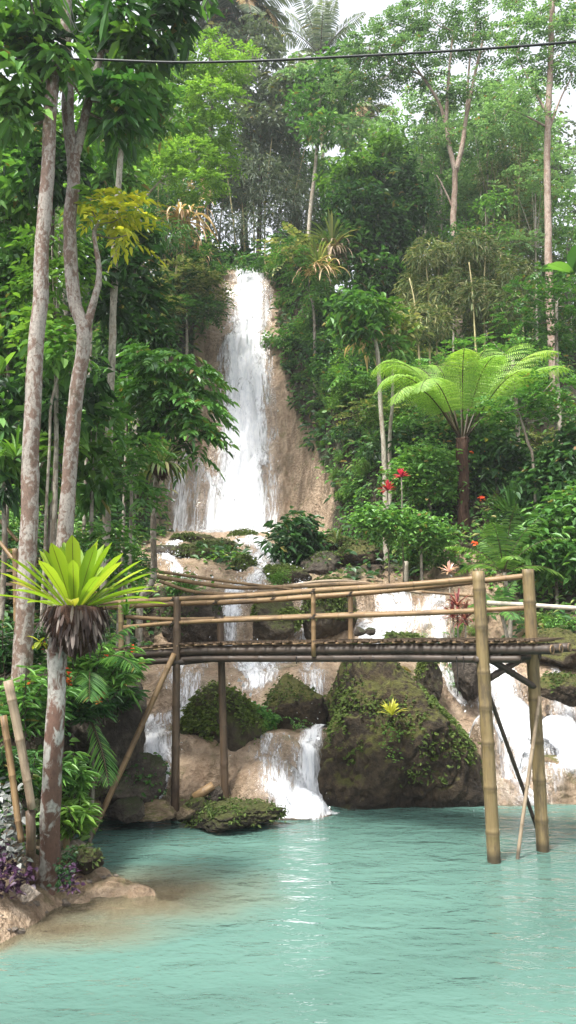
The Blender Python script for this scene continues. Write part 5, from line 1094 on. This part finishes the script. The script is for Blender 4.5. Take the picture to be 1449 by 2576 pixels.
# yellow leaf at the left frame edge
rosette(at(0, 940, 9.0), 5, .32, .16, 'leaf_bright', 'broad yellow green leaves poking in at the left frame edge', 'broad_leaf_plant', el=(20, 80), droop=.5, seed=40)
rosette(at(1440, 690, 20.0), 6, .9, .45, 'leaf_mid', 'broad banana leaves at the right frame edge', 'banana_plant', el=(10, 80), droop=.6, seed=41)
rosette(at(40, 1150, 10.8), 26, .6, .04, 'leaf_bright', 'yellow green strap leaved plant at the left edge', 'strap_plant', el=(5, 60), droop=.8, seed=42)
rosette(at(100, 1615, 8.6), 7, .17, .06, 'leaf_yellow', 'orange yellow leaf spray below the nest fern root ball', 'leaf_spray', el=(-40, 40), droop=1.0, seed=43)
# ------------------------------------------------------------------ near plants of the left bank
def lance_bush(label, c, n, spread, seed, leaf='leaf_mid', flowers=0, fl=(), name='flowering_shrub'):
    """stems with long narrow leaves in whorls, some ending in orange flower spikes"""
    rs = np.random.default_rng(seed); c = np.asarray(c, float); t = thing(name, tuple(c), label, 'shrub'); st = MB(); lv = MB(); fw = MB()
    for i in range(n):
        f = c + rs.normal(0, 1, 3)*np.asarray(spread)*[.5, .5, 0]; top = c + rs.normal(0, 1, 3)*np.asarray(spread)*[.8, .8, 0] + np.array([0, 0, rs.uniform(.35, 1.0)*spread[2]])
        Q = limb(st, [f, (f+top)/2+rs.normal(0, .05, 3), top], .009, .005, seed+i, 5, .05, n=7)
        for q in np.linspace(.3, 1, 7):
            p = f+(top-f)*q; k = 5; a = rs.uniform(0, 6.3) + np.arange(k)*2*math.pi/k
            leaves(lv, np.repeat(p[None], k, 0), np.stack([np.cos(a), np.sin(a), rs.uniform(-.2, .5, k)], -1), np.array([0, 0, 1.0])+rs.normal(0, .25, (k, 3)), rs.uniform(.13, .24, k), rs.uniform(.03, .05, k), .3)
        if i < flowers:
            k = 16; leaves(fw, top + np.array([0, 0, 1.0])*rs.uniform(0, .09, k)[:, None], rand_dirs(k, .0, 1.0), rand_dirs(k, -1, 1), .06, .022, .2)
    st.obj('stems', M['bark_dark'], t)['kind'] = 'stuff'; lv.obj('foliage', M[leaf], t)
    if flowers: fw.obj('flowers', M['petal'], t)['kind'] = 'stuff'
    return t
bank = [(235, 1700, 10.1, 'lance leaved shrub with orange flowers right below the nest fern', 'leaf_mid', 6, (.35, .35, .75)), (205, 1770, 10.0, 'orange flowering shrub hanging over the bank beside the fern trunk', 'leaf_dark', 6, (.3, .3, .55)),
        (270, 1760, 10.75, 'dark leaved shrub on the rock face left of the slanted pole', 'leaf_dark', 3, (.25, .2, .35)), (178, 1960, 9.3, 'green shrub low beside the fern trunk', 'leaf_mid', 0, (.14, .18, .4)),
        (100, 1780, 9.3, 'leafy shrub between the straight lichen trunk and the fern trunk', 'leaf_mid', 2, (.22, .3, .8)), (35, 1780, 8.9, 'leafy shrub with orange blooms at the left edge behind the bamboo props', 'leaf_mid', 3, (.25, .3, .9)),
        (15, 1960, 8.4, 'dark shrub at the left edge behind the lower bamboo ends', 'leaf_dark', 0, (.25, .25, .6)), (185, 2060, 9.0, 'small pale leaved plant above the pale bank stone', 'leaf_bright', 0, (.16, .16, .4)),
        (20, 1640, 9.6, 'dark green shrub by the wooden steps', 'leaf_dark', 2, (.3, .3, .7)), (275, 1690, 10.9, 'shrub overhanging the rock under the left end of the deck', 'leaf_mid', 0, (.3, .25, .45)), (110, 1950, 8.9, 'leafy plant behind the fern trunk at mid height', 'leaf_mid', 0, (.2, .2, .6))]
for k, (u, v, Y, lab, lf, fl, sp) in enumerate(bank):
    p = at(u, v, Y); p[2] -= sp[2]*.45; lance_bush(lab, p, 26 if sp[0] > .2 else 16, sp, 200+k, lf, fl)
def low_leaf(label, pts, n, L, mat, seed, name, sp=.12):
    rs = np.random.default_rng(seed); c = np.mean(pts, 0); t = thing(name, tuple(c), label, 'plant'); b = MB()
    for p in pts:
        k = n; q = np.asarray(p)+np.clip(rs.normal(0, 1, (k, 3)), -1.5, 1.5)*[sp, sp, sp*.8]
        leaves(b, q, rand_dirs(k, -.5, .5), np.array([0, -.5, 1.0])+rs.normal(0, .4, (k, 3)), rs.uniform(.7, 1.2, k)*L, rs.uniform(.7, 1.2, k)*L*.55, .3)
    b.obj('foliage', M[mat], t); return t
low_leaf('silver grey leaved plant at the lower left edge beside the bamboo stake', [at(10, 1990, 7.95), at(25, 2050, 7.95), at(5, 2070, 7.9), at(18, 2120, 7.9), at(36, 2140, 7.9), at(-5, 2020, 7.9), at(22, 2170, 7.85)], 34, .09, 'leaf_silver', 1, 'silver_plant')
low_leaf('purple leaved plant at the lower left corner of the bank', [at(10, 2180, 7.75), at(35, 2205, 7.7), at(10, 2215, 7.7), at(45, 2220, 7.75), at(0, 2150, 7.8)], 34, .085, 'leaf_purple', 2, 'purple_plant', .09)
low_leaf('purple leaved plant right of the fern trunk foot', [at(178, 2190, 8.1), at(186, 2215, 8.0), at(170, 2225, 8.0)], 22, .07, 'leaf_purple', 3, 'purple_plant', .05)
low_leaf('green leafy tuft hugging the right foot of the fern trunk', [at(160, 2210, 8.0), at(160, 2180, 8.1), at(170, 2150, 8.4)], 40, .06, 'leaf_dark', 4, 'bank_tuft', .06)
low_leaf('large pale leaves above the pale stone on the bank edge', [at(185, 2080, 9.2), at(200, 2095, 9.2)], 8, .2, 'leaf_bright', 5, 'pale_leaf_plant', .08)
low_leaf('feathery light green herbs between the fern trunk and the stones', [at(185, 1960, 9.9), at(195, 2010, 9.8), at(215, 2065, 9.6), at(185, 2040, 9.6)], 60, .07, 'leaf_bright', 6, 'herb_tuft', .12)
low_leaf('mossy creeper draping down the face of the huge boulder', [at(985, 1830, 11.68), at(975, 1870, 11.62), at(990, 1900, 11.6), at(1000, 1845, 11.66)], 22, .055, 'leaf_bright', 7, 'creeper', .07)
b = MB(); t = tag(thing('palm_leaf', tuple(at(228, 1815, 10.1)), 'single palm leaf hanging down the dark bank rock', 'palm leaf'))
frond(b, at(222, 1800, 10.15), (.25, -.2, -.35), .95, 1.2, 22, .3, .022); b.obj('frond', M['leaf_mid'], t)
# orange blooms of the right hand garden
for i, (u, v, Y) in enumerate([(1232, 1103, 17.5), (1186, 1140, 17.6), (1212, 1252, 17.4), (1197, 1366, 17.0), (1213, 1140, 17.6), (1145, 1560, 15.0)][:5]):
    c = on(u, v+45); c = at(u, v, c[1]-.15); b = MB(); k = 30; tube(b, [np.array([c[0]+.05, c[1]+.1, gz(c[0], c[1]+.1)]), c], .008, 4, m=1.0); leaves(b, c + rng.normal(0, .035, (k, 3)), rand_dirs(k, -.3, 1), rand_dirs(k, -1, 1), .075, .035, .3)
    tag(b.obj('orange_bloom', M['petal'], loc=c), ['orange bloom highest beside the fern stalks', 'orange bloom left near the top of the fern trunk', 'orange bloom right of the fern trunk at mid height', 'orange bloom above the near end post of the bridge', 'small orange bloom between the two upper blooms'][i], 'flower')

# ------------------------------------------------------------------ repeated shrubs over the slopes
def shrub(name, style, leaf, n, h=1.0, flat=.7):
    t = thing(name, (0, 0, 0), 'x', 'shrub'); b = MB()
    for k in range(5):
        a = k*2*math.pi/5 + rng.uniform(-.4, .4); q = rng.uniform(.15, .5)
        clump(b, (math.cos(a)*q, math.sin(a)*q, h*rng.uniform(.35, .8)), (.42, .42, .3*flat/.7), style, n//5, .8)
    s = MB()
    for k in range(6):
        a = k*1.05; tube(s, [(0, 0, -.15), (math.cos(a)*.15, math.sin(a)*.15, .25*h), (math.cos(a)*.35, math.sin(a)*.35, .65*h)], [.02, .014, .006], 5)
    b.obj('foliage', M[leaf], t); s.obj('stems', M['bark_dark'], t)['kind'] = 'stuff'; return t
def fern_bush(name, leaf):
    t = thing(name, (0, 0, 0), 'x', 'fern'); b = MB()
    for k in range(13):
        a = k*2.4; e = R(rng.uniform(15, 80)); frond(b, (0, 0, 0), (math.cos(a)*math.cos(e), math.sin(a)*math.cos(e), math.sin(e)), rng.uniform(.7, 1.1), 1.7, 17, .2, .045, rr=.008)
    b.obj('fronds', M[leaf], t); return t
def grass_tuft(name, leaf):
    t = thing(name, (0, 0, 0), 'x', 'grass tuft'); b = MB()
    for k in range(46):
        a = rng.uniform(0, 6.3); e = R(rng.uniform(25, 85)); strap(b, (rng.normal(0, .05), rng.normal(0, .05), 0), (math.cos(a)*math.cos(e), math.sin(a)*math.cos(e), math.sin(e)), rng.uniform(.5, 1.1), .03, 1.9, 6)
    b.obj('blades', M[leaf], t); return t
KINDS = [(shrub('slope_shrub', 'broad', 'leaf_dark', 520), 'dark green leafy shrub among the undergrowth of the slopes', 'dark leafy shrubs on the slopes'),
         (shrub('slope_shrub', 'broad', 'leaf_mid', 520), 'mid green leafy shrub among the undergrowth of the slopes', 'mid green leafy shrubs on the slopes'),
         (shrub('slope_shrub', 'pinnate', 'leaf_mid', 520), 'feather leaved green shrub among the undergrowth of the slopes', 'feather leaved shrubs on the slopes'),
         (shrub('slope_shrub', 'fine', 'leaf_olive', 560), 'olive fine leaved shrub among the undergrowth of the slopes', 'olive shrubs on the slopes'),
         (shrub('slope_shrub', 'small', 'leaf_bright', 1500, .8), 'light green small leaved shrub among the undergrowth of the slopes', 'light green shrubs on the slopes'),
         (fern_bush('ground_fern', 'leaf_mid'), 'green ground fern among the undergrowth of the slopes', 'ground ferns on the slopes'),
         (grass_tuft('grass_tuft', 'leaf_olive'), 'arching grass tuft among the undergrowth of the slopes', 'grass tufts on the slopes'),
         (shrub('slope_shrub', 'big', 'leaf_mid', 360), 'large leaved shrub among the undergrowth of the slopes', 'large leaved shrubs on the slopes')]
USED = [False]*len(KINDS)
def put(k, p, s, rz):
    t, lab, grp = KINDS[k]
    if not USED[k]:
        USED[k] = True; t.location = p; t.rotation_euler = (0, 0, rz); t.scale = (s, s, s); t['label'] = lab; t['group'] = grp; return t
    return dup(t, p, rz, s, lab, grp)
MAXW = np.concatenate([S for S in SAMP])
def clear_of_water(x, y, pad=.25):
    return (np.hypot(MAXW[:, 0]-x, MAXW[:, 1]-y) - MAXW[:, 2]).min() > pad
rs = np.random.default_rng(77)
def scatter(poly, n, kinds, smin, smax):
    """random photo positions inside a polygon, set on the ground they meet"""
    P = np.asarray(poly, float); lo, hi = P.min(0), P.max(0); c = 0; tries = 0
    while c < n and tries < n*20:
        tries += 1; u, v = rs.uniform(lo[0], hi[0]), rs.uniform(lo[1], hi[1]); ins = False
        for i in range(len(P)):
            a, b_ = P[i], P[i-1]
            if (a[1] > v) != (b_[1] > v) and u < (b_[0]-a[0])*(v-a[1])/(b_[1]-a[1])+a[0]: ins = not ins
        if not ins or (abs(u-1166) < 55 and 1230 < v < 1500) or (abs(u-390) < 42 and 1130 < v < 1640) or (abs(u-995) < 60 and 1180 < v < 1390): continue
        p = on(u, v)
        if -4.2 < p[0] < CONE(p[2]) and 25 < p[1] < 33.5: continue
        if p[2] < .1 or p[1] > 80 or not clear_of_water(p[0], p[1]): continue
        put(kinds[rs.integers(len(kinds))], (p[0], p[1], p[2]-.05), rs.uniform(smin, smax), rs.uniform(0, 6.3)); c += 1
scatter([(690, 700), (1000, 700), (1000, 1180), (880, 1200), (780, 1000), (720, 900)], 60, (0, 1, 2, 3, 5, 4), .7, 1.3)      # slope right of the fall
scatter([(960, 820), (1449, 780), (1449, 1180), (960, 1180)], 60, (0, 1, 1, 2, 3, 3, 6), .8, 1.4)
scatter([(860, 1180), (1449, 1160), (1449, 1500), (1230, 1480), (950, 1440), (880, 1290)], 62, (0, 1, 4, 4, 5, 6, 7, 2), .4, .8)  # garden behind the bridge
scatter([(690, 560), (1449, 560), (1449, 800), (760, 720)], 34, (0, 1, 2, 3, 3), 1.3, 2.2)
scatter([(250, 600), (545, 640), (530, 830), (330, 900)], 34, (0, 3, 3, 5, 6, 1), 1.0, 1.8)
scatter([(200, 1050), (470, 1180), (400, 1340), (200, 1450)], 34, (0, 1, 2, 5, 7, 4), .5, .9)
scatter([(0, 1250), (200, 1200), (360, 1400), (330, 1500), (0, 1560)], 26, (0, 1, 2, 5), .4, .7)
scatter([(0, 400), (330, 480), (330, 1100), (0, 1200)], 26, (0, 1, 2, 7), .9, 1.5)
scatter([(1330, 1560), (1449, 1540), (1449, 1720), (1390, 1690)], 9, (1, 4, 5), .3, .5)
scatter([(330, 1500), (480, 1480), (540, 1600), (330, 1610)], 12, (0, 1, 5), .35, .6)
scatter([(800, 1130), (880, 1240), (860, 1300), (800, 1270)], 8, (4, 5, 6), .35, .6)
for (u, v, k, s) in [(1110, 1660, 1, .4), (1050, 1625, 4, .35), (1165, 1740, 1, .35), (1155, 1690, 2, .35), (1085, 1640, 4, .35), (1150, 1610, 5, .5), (1195, 1600, 4, .3), (750, 1830, 2, .28), (650, 1840, 4, .3), (700, 1475, 4, .5), (280, 1655, 7, .5), (480, 1560, 5, .5), (520, 1590, 5, .45), (245, 1620, 5, .5), (300, 1600, 1, .5)]:
    p = on(u, v); put(k, (p[0], p[1], p[2]-.03), s, rs.uniform(0, 6.3))
for q in range(34):      # greenery crowding the right edge of the bare rock
    v = 700 + q*18 + rs.uniform(-8, 8); u = np.interp(v, [690, 850, 1030, 1200, 1300], [700, 715, 775, 850, 890]) + rs.uniform(-12, 45); p = on(u, v)
    put((1, 4, 5, 0, 4)[q % 5], (p[0], p[1], p[2]-.05), rs.uniform(.3, .6), rs.uniform(0, 6.3))
for q in range(12):      # and its left edge
    v = 700 + q*14; p = on(np.interp(v, [690, 850], [555, 505]) - rs.uniform(0, 40), v); put((0, 3, 5, 6)[q % 4], (p[0], p[1], p[2]-.05), rs.uniform(.4, .7), rs.uniform(0, 6.3))
for k in range(len(KINDS)):
    if not USED[k]: put(k, onxy(-14, 30), 1.0, 0)
# ------------------------------------------------------------------ undergrowth that covers the soil
def undergrowth(name, n, leaf, L, W, sel, seed, jit=.25):
    r = np.random.default_rng(seed); x = r.uniform(-26, 28, n*3); y = r.uniform(8.5, 60, n*3); keep = (np.abs(x) < 1.2+y*.46)
    x, y = x[keep], y[keep]; z = T(x, y); e = .15
    gx = (T(x+e, y)-T(x-e, y))/(2*e); gy = (T(x, y+e)-T(x, y-e))/(2*e); nn = nrm(np.stack([-gx, -gy, np.ones_like(gx)], -1))
    nz = fbm(x*.55, y*.55, z*.55, 3, seed); dm = np.full(len(x), 9.0)
    for q in MAXW[::4]: dm = np.minimum(dm, np.hypot(x-q[0], y-q[1])-q[2])
    wild = (z > .25) & ((dm > .45 + .5*nz) | (y > 34))
    cone = (x > -4.0+nz*.5) & (x < CONE(z)+1.0*nz-.15) & (y > 25.4) & (y < 33.2)
    wild &= ~cone
    tuf = (x > -3.0) & (x < 5.4) & (y < 18.2) & (y > 10.6) & (nz < .35)
    wild &= ~tuf
    dens = np.clip((nz-sel[0])/(sel[1]-sel[0]), 0, 1); slope = np.sqrt(1+gx*gx+gy*gy)
    pr = dens*np.clip(slope/4, .25, 1)*np.clip(.35+ 22/y*.4, 0, 1); w = wild & (r.uniform(0, 1, len(x)) < pr)
    x, y, z, nn = x[w], y[w], z[w], nn[w]; k = len(x)
    p = np.stack([x, y, z], -1) + nn*r.uniform(.0, jit, (k, 1)); d = nn*.5 + rand_dirs(k, -.6, .5); l = r.uniform(.6, 1.4, k)*L*(.75+y/60)
    b = MB(); leaves(b, p, d, nn + np.array([0, -.2, .8]) + r.normal(0, .35, (k, 3)), l, l*W, .3)
    return tag(b.obj(name, M[leaf]), kind='stuff')
undergrowth('creeping_groundcover', 260000, 'leaf_mid', .13, .75, (-.35, .3), 301, .2)
undergrowth('leafy_undergrowth', 200000, 'leaf_dark', .22, .5, (-.3, .25), 302, .4)
undergrowth('olive_undergrowth', 130000, 'leaf_olive', .2, .22, (-.15, .5), 303, .45)
undergrowth('light_groundcover', 90000, 'leaf_bright', .14, .5, (.0, .45), 304, .3)
# ------------------------------------------------------------------ trees along the ridge
def ridge_tree(name, style, leaf, n, seed, h):
    t = thing(name, (0, 0, 0), 'x', 'tree'); r = np.random.default_rng(seed); b = MB(); s = MB()
    Q = limb(s, [(0, 0, -.3), (.1, 0, h*.4), (0, .1, h*.92)], .17, .06, seed, 8)
    for k in range(15):
        a = k*2.4; q = r.uniform(.2, 1)*h*.28; zz = h*r.uniform(.42, 1.02); c = np.array([math.cos(a)*q, math.sin(a)*q, zz])
        clump(b, c, (h*.16, h*.16, h*.085), style, n//15, 1.35); limb(s, [Q[int(len(Q)*min(.95, max(.2, zz/h-.2)))], c], .05, .015, seed+k, 5)
    s.obj('trunk', M['bark_grey'], t, smooth=True); b.obj('crown', M[leaf], t); return t
RK = [(ridge_tree('ridge_tree', 'broad', 'leaf_mid', 3000, 1, 8.5), 'round leafy green tree standing along the ridge top', 'leafy trees along the ridge'),
      (ridge_tree('ridge_tree', 'fine', 'leaf_hazy', 2600, 2, 9.5), 'feathery pale green tree standing along the ridge top', 'feathery trees along the ridge'),
      (ridge_tree('ridge_tree', 'broad', 'leaf_grey', 2600, 3, 9.0), 'grey green tree standing along the ridge top', 'grey green trees along the ridge')]
UR = [False]*3
for i, (x, y, k, s) in enumerate([(-17, 36, 0, 1.1), (-14.5, 33, 2, 1.15), (-12, 36, 0, 1.1), (-10, 32, 2, 1.1), (-7.5, 36, 0, 1.0), (-9, 41, 2, 1.3), (-5.2, 40, 0, 1.0), (-2.5, 43, 2, .9), (0.5, 45, 2, .75), (2.6, 41, 0, .7), (4.5, 46, 1, 1.1), (7, 43, 2, 1.0), (8.5, 48, 1, 1.3), (10.5, 42, 1, 1.1), (6.0, 45, 0, 1.0), (9.6, 45, 2, 1.15), (12.2, 43, 1, 1.1),
                                  (12.5, 46, 0, 1.2), (14, 40, 1, 1.0), (16, 44, 2, 1.3), (18, 38, 0, .9), (-13, 27, 0, .9), (-10, 25, 2, .9), (13.5, 34, 0, .7), (15, 30, 1, .7), (-16, 44, 1, 1.3), (20, 44, 1, 1.1), (6, 38, 2, .55), (3, 36.5, 0, .5), (9.5, 37, 0, .55), (11.5, 33, 2, .5)]):
    t, lab, g = RK[k]; p = onxy(x, y)
    if not UR[k]: UR[k] = True; t.location = p; t.scale = (s, s, s); t['label'] = lab; t['group'] = g
    else: dup(t, p, i*1.3, s, lab, g)

# slender stems of the far slope
def slender(name, style, leaf, n, seed, h):
    t = thing(name, (0, 0, 0), 'x', 'tree'); r = np.random.default_rng(seed); b = MB(); s = MB()
    Q = limb(s, [(0, 0, -.3), (r.normal(0, .2), 0, h*.5), (r.normal(0, .3), r.normal(0, .3), h)], .085, .035, seed, 7, .08)
    for k in range(9):
        a = k*2.4; q = r.uniform(.1, 1)*h*.15; c = Q[int(len(Q)*r.uniform(.62, .99))] + np.array([math.cos(a)*q, math.sin(a)*q, r.uniform(-.2, .5)])
        clump(b, c, (h*.09, h*.09, h*.045), style, n//9, 1.3); limb(s, [Q[int(len(Q)*.6)+k % 3], c], .03, .01, seed+k, 4)
    s.obj('trunk', M['bark_pale'], t, smooth=True); b.obj('crown', M[leaf], t); return t
SK = [(slender('slender_tree', 'fine', 'leaf_hazy', 2400, 5, 11), 'thin pale stemmed tree with feathery crown on the far right slope', 'thin feathery trees on the far slope'),
      (slender('slender_tree', 'broad', 'leaf_mid', 1100, 6, 9.5), 'thin pale stemmed tree with leafy crown on the far slope', 'thin leafy trees on the far slope')]
US = [False]*2
for i, (x, y, k, s) in enumerate([(4.2, 35, 0, .8), (6.0, 33.5, 1, .8), (7.6, 35, 0, .95), (8.6, 31, 1, .75), (9.8, 34, 0, 1.0), (11, 31.5, 0, .8), (12.2, 35, 1, 1.0), (5.2, 39, 0, 1.0), (8.0, 39.5, 1, 1.05), (10.6, 38, 0, 1.1), (13.5, 38, 0, 1.1), (2.2, 36, 1, .8), (3.2, 38.5, 1, .9), (6.8, 29.5, 1, .6), (-6.5, 33, 1, .9), (-5.2, 35, 0, .95), (-8, 34, 0, 1.0), (-3.6, 36.5, 1, .75), (0.4, 39, 1, .9), (1.6, 43, 0, 1.0), (14.5, 43, 0, 1.3), (9.2, 44, 0, 1.3), (12, 47, 1, 1.4), (6.4, 47, 1, 1.2)]):
    t, lab, g = SK[k]; p = onxy(x, y)
    if not US[k]: US[k] = True; t.location = p; t.scale = (s, s, s); t['label'] = lab; t['group'] = g
    else: dup(t, p, i*1.9, s, lab, g)
# pebbles on the near bank
b = MB(); r = np.random.default_rng(5)
for i in range(90):
    x, y = r.uniform(-3.4, -1.9), r.uniform(7.0, 9.0); z = gz(x, y)
    if z > -.05: rock_mesh(b, (x, y, z+.01), np.array([1, .8, .6])*r.uniform(.03, .09), i, planes=7, soft=9, rough=.1, sub=6)
tag(b.obj('bank_pebbles', M['rock_pale'], smooth=True), kind='stuff')
# ------------------------------------------------------------------ damp air between the trees
k = NT('haze'); pv = k.n('ShaderNodeVolumePrincipled', {'Color': (.93, .97, 1.0), 'Density': .0007, 'Anisotropy': .2}); k.t.links.new(pv.outputs[0], k.out.inputs['Volume'])
b = MB(); box8(b, np.array([0, 33.0, 20.0]), np.array([64.0, 0, 0]), np.array([0, 49.0, 0]), np.array([0, 0, 23.0]))
hz = tag(b.obj('haze', k.mat), kind='stuff')
# ------------------------------------------------------------------ sky, sun, camera
SUN_EL, SUN_AZ = R(62), R(222)
w = bpy.data.worlds.new('World'); SC.world = w; w.use_nodes = True; nt = w.node_tree; nt.nodes.clear()
sky = nt.nodes.new('ShaderNodeTexSky'); sky.sky_type = 'NISHITA'; sky.sun_disc = False; sky.sun_elevation = SUN_EL; sky.sun_rotation = SUN_AZ
sky.air_density = 1.0; sky.dust_density = 4.0
hs = nt.nodes.new('ShaderNodeHueSaturation'); hs.inputs['Saturation'].default_value = .22; hs.inputs['Value'].default_value = 1.1
bg = nt.nodes.new('ShaderNodeBackground'); bg.inputs['Strength'].default_value = .15; ow = nt.nodes.new('ShaderNodeOutputWorld')
nt.links.new(sky.outputs[0], hs.inputs['Color']); nt.links.new(hs.outputs[0], bg.inputs['Color']); nt.links.new(bg.outputs[0], ow.inputs[0])
ld = bpy.data.lights.new('sun', 'SUN'); ld.energy = 2.7; ld.angle = R(9); ld.color = (1, .965, .9)
lo = bpy.data.objects.new('sun', ld); COL.objects.link(lo); lo.rotation_euler = (R(90)-SUN_EL, 0, -(SUN_AZ) + math.pi)
lo.location = (0, 0, 40)
cd = bpy.data.cameras.new('camera'); cam = bpy.data.objects.new('camera', cd); COL.objects.link(cam)
cam.location = EYE; cam.rotation_euler = (math.pi/2 + PITCH, 0, 0)
cd.sensor_fit = 'VERTICAL'; cd.sensor_height = 36.0; cd.lens = 36.0*FPX/2576.0; cd.clip_start = .05; cd.clip_end = 1000
SC.camera = cam
SC.view_settings.view_transform = 'Standard'; SC.view_settings.look = 'None'; SC.view_settings.gamma = 1; SC.view_settings.exposure = 1.6
SC.render.engine = 'CYCLES'; cy = SC.cycles
cy.use_denoising = True; cy.max_bounces = 7; cy.diffuse_bounces = 3; cy.glossy_bounces = 3; cy.transmission_bounces = 4; cy.transparent_max_bounces = 12
cy.sample_clamp_indirect = 6; cy.caustics_reflective = False; cy.caustics_refractive = False
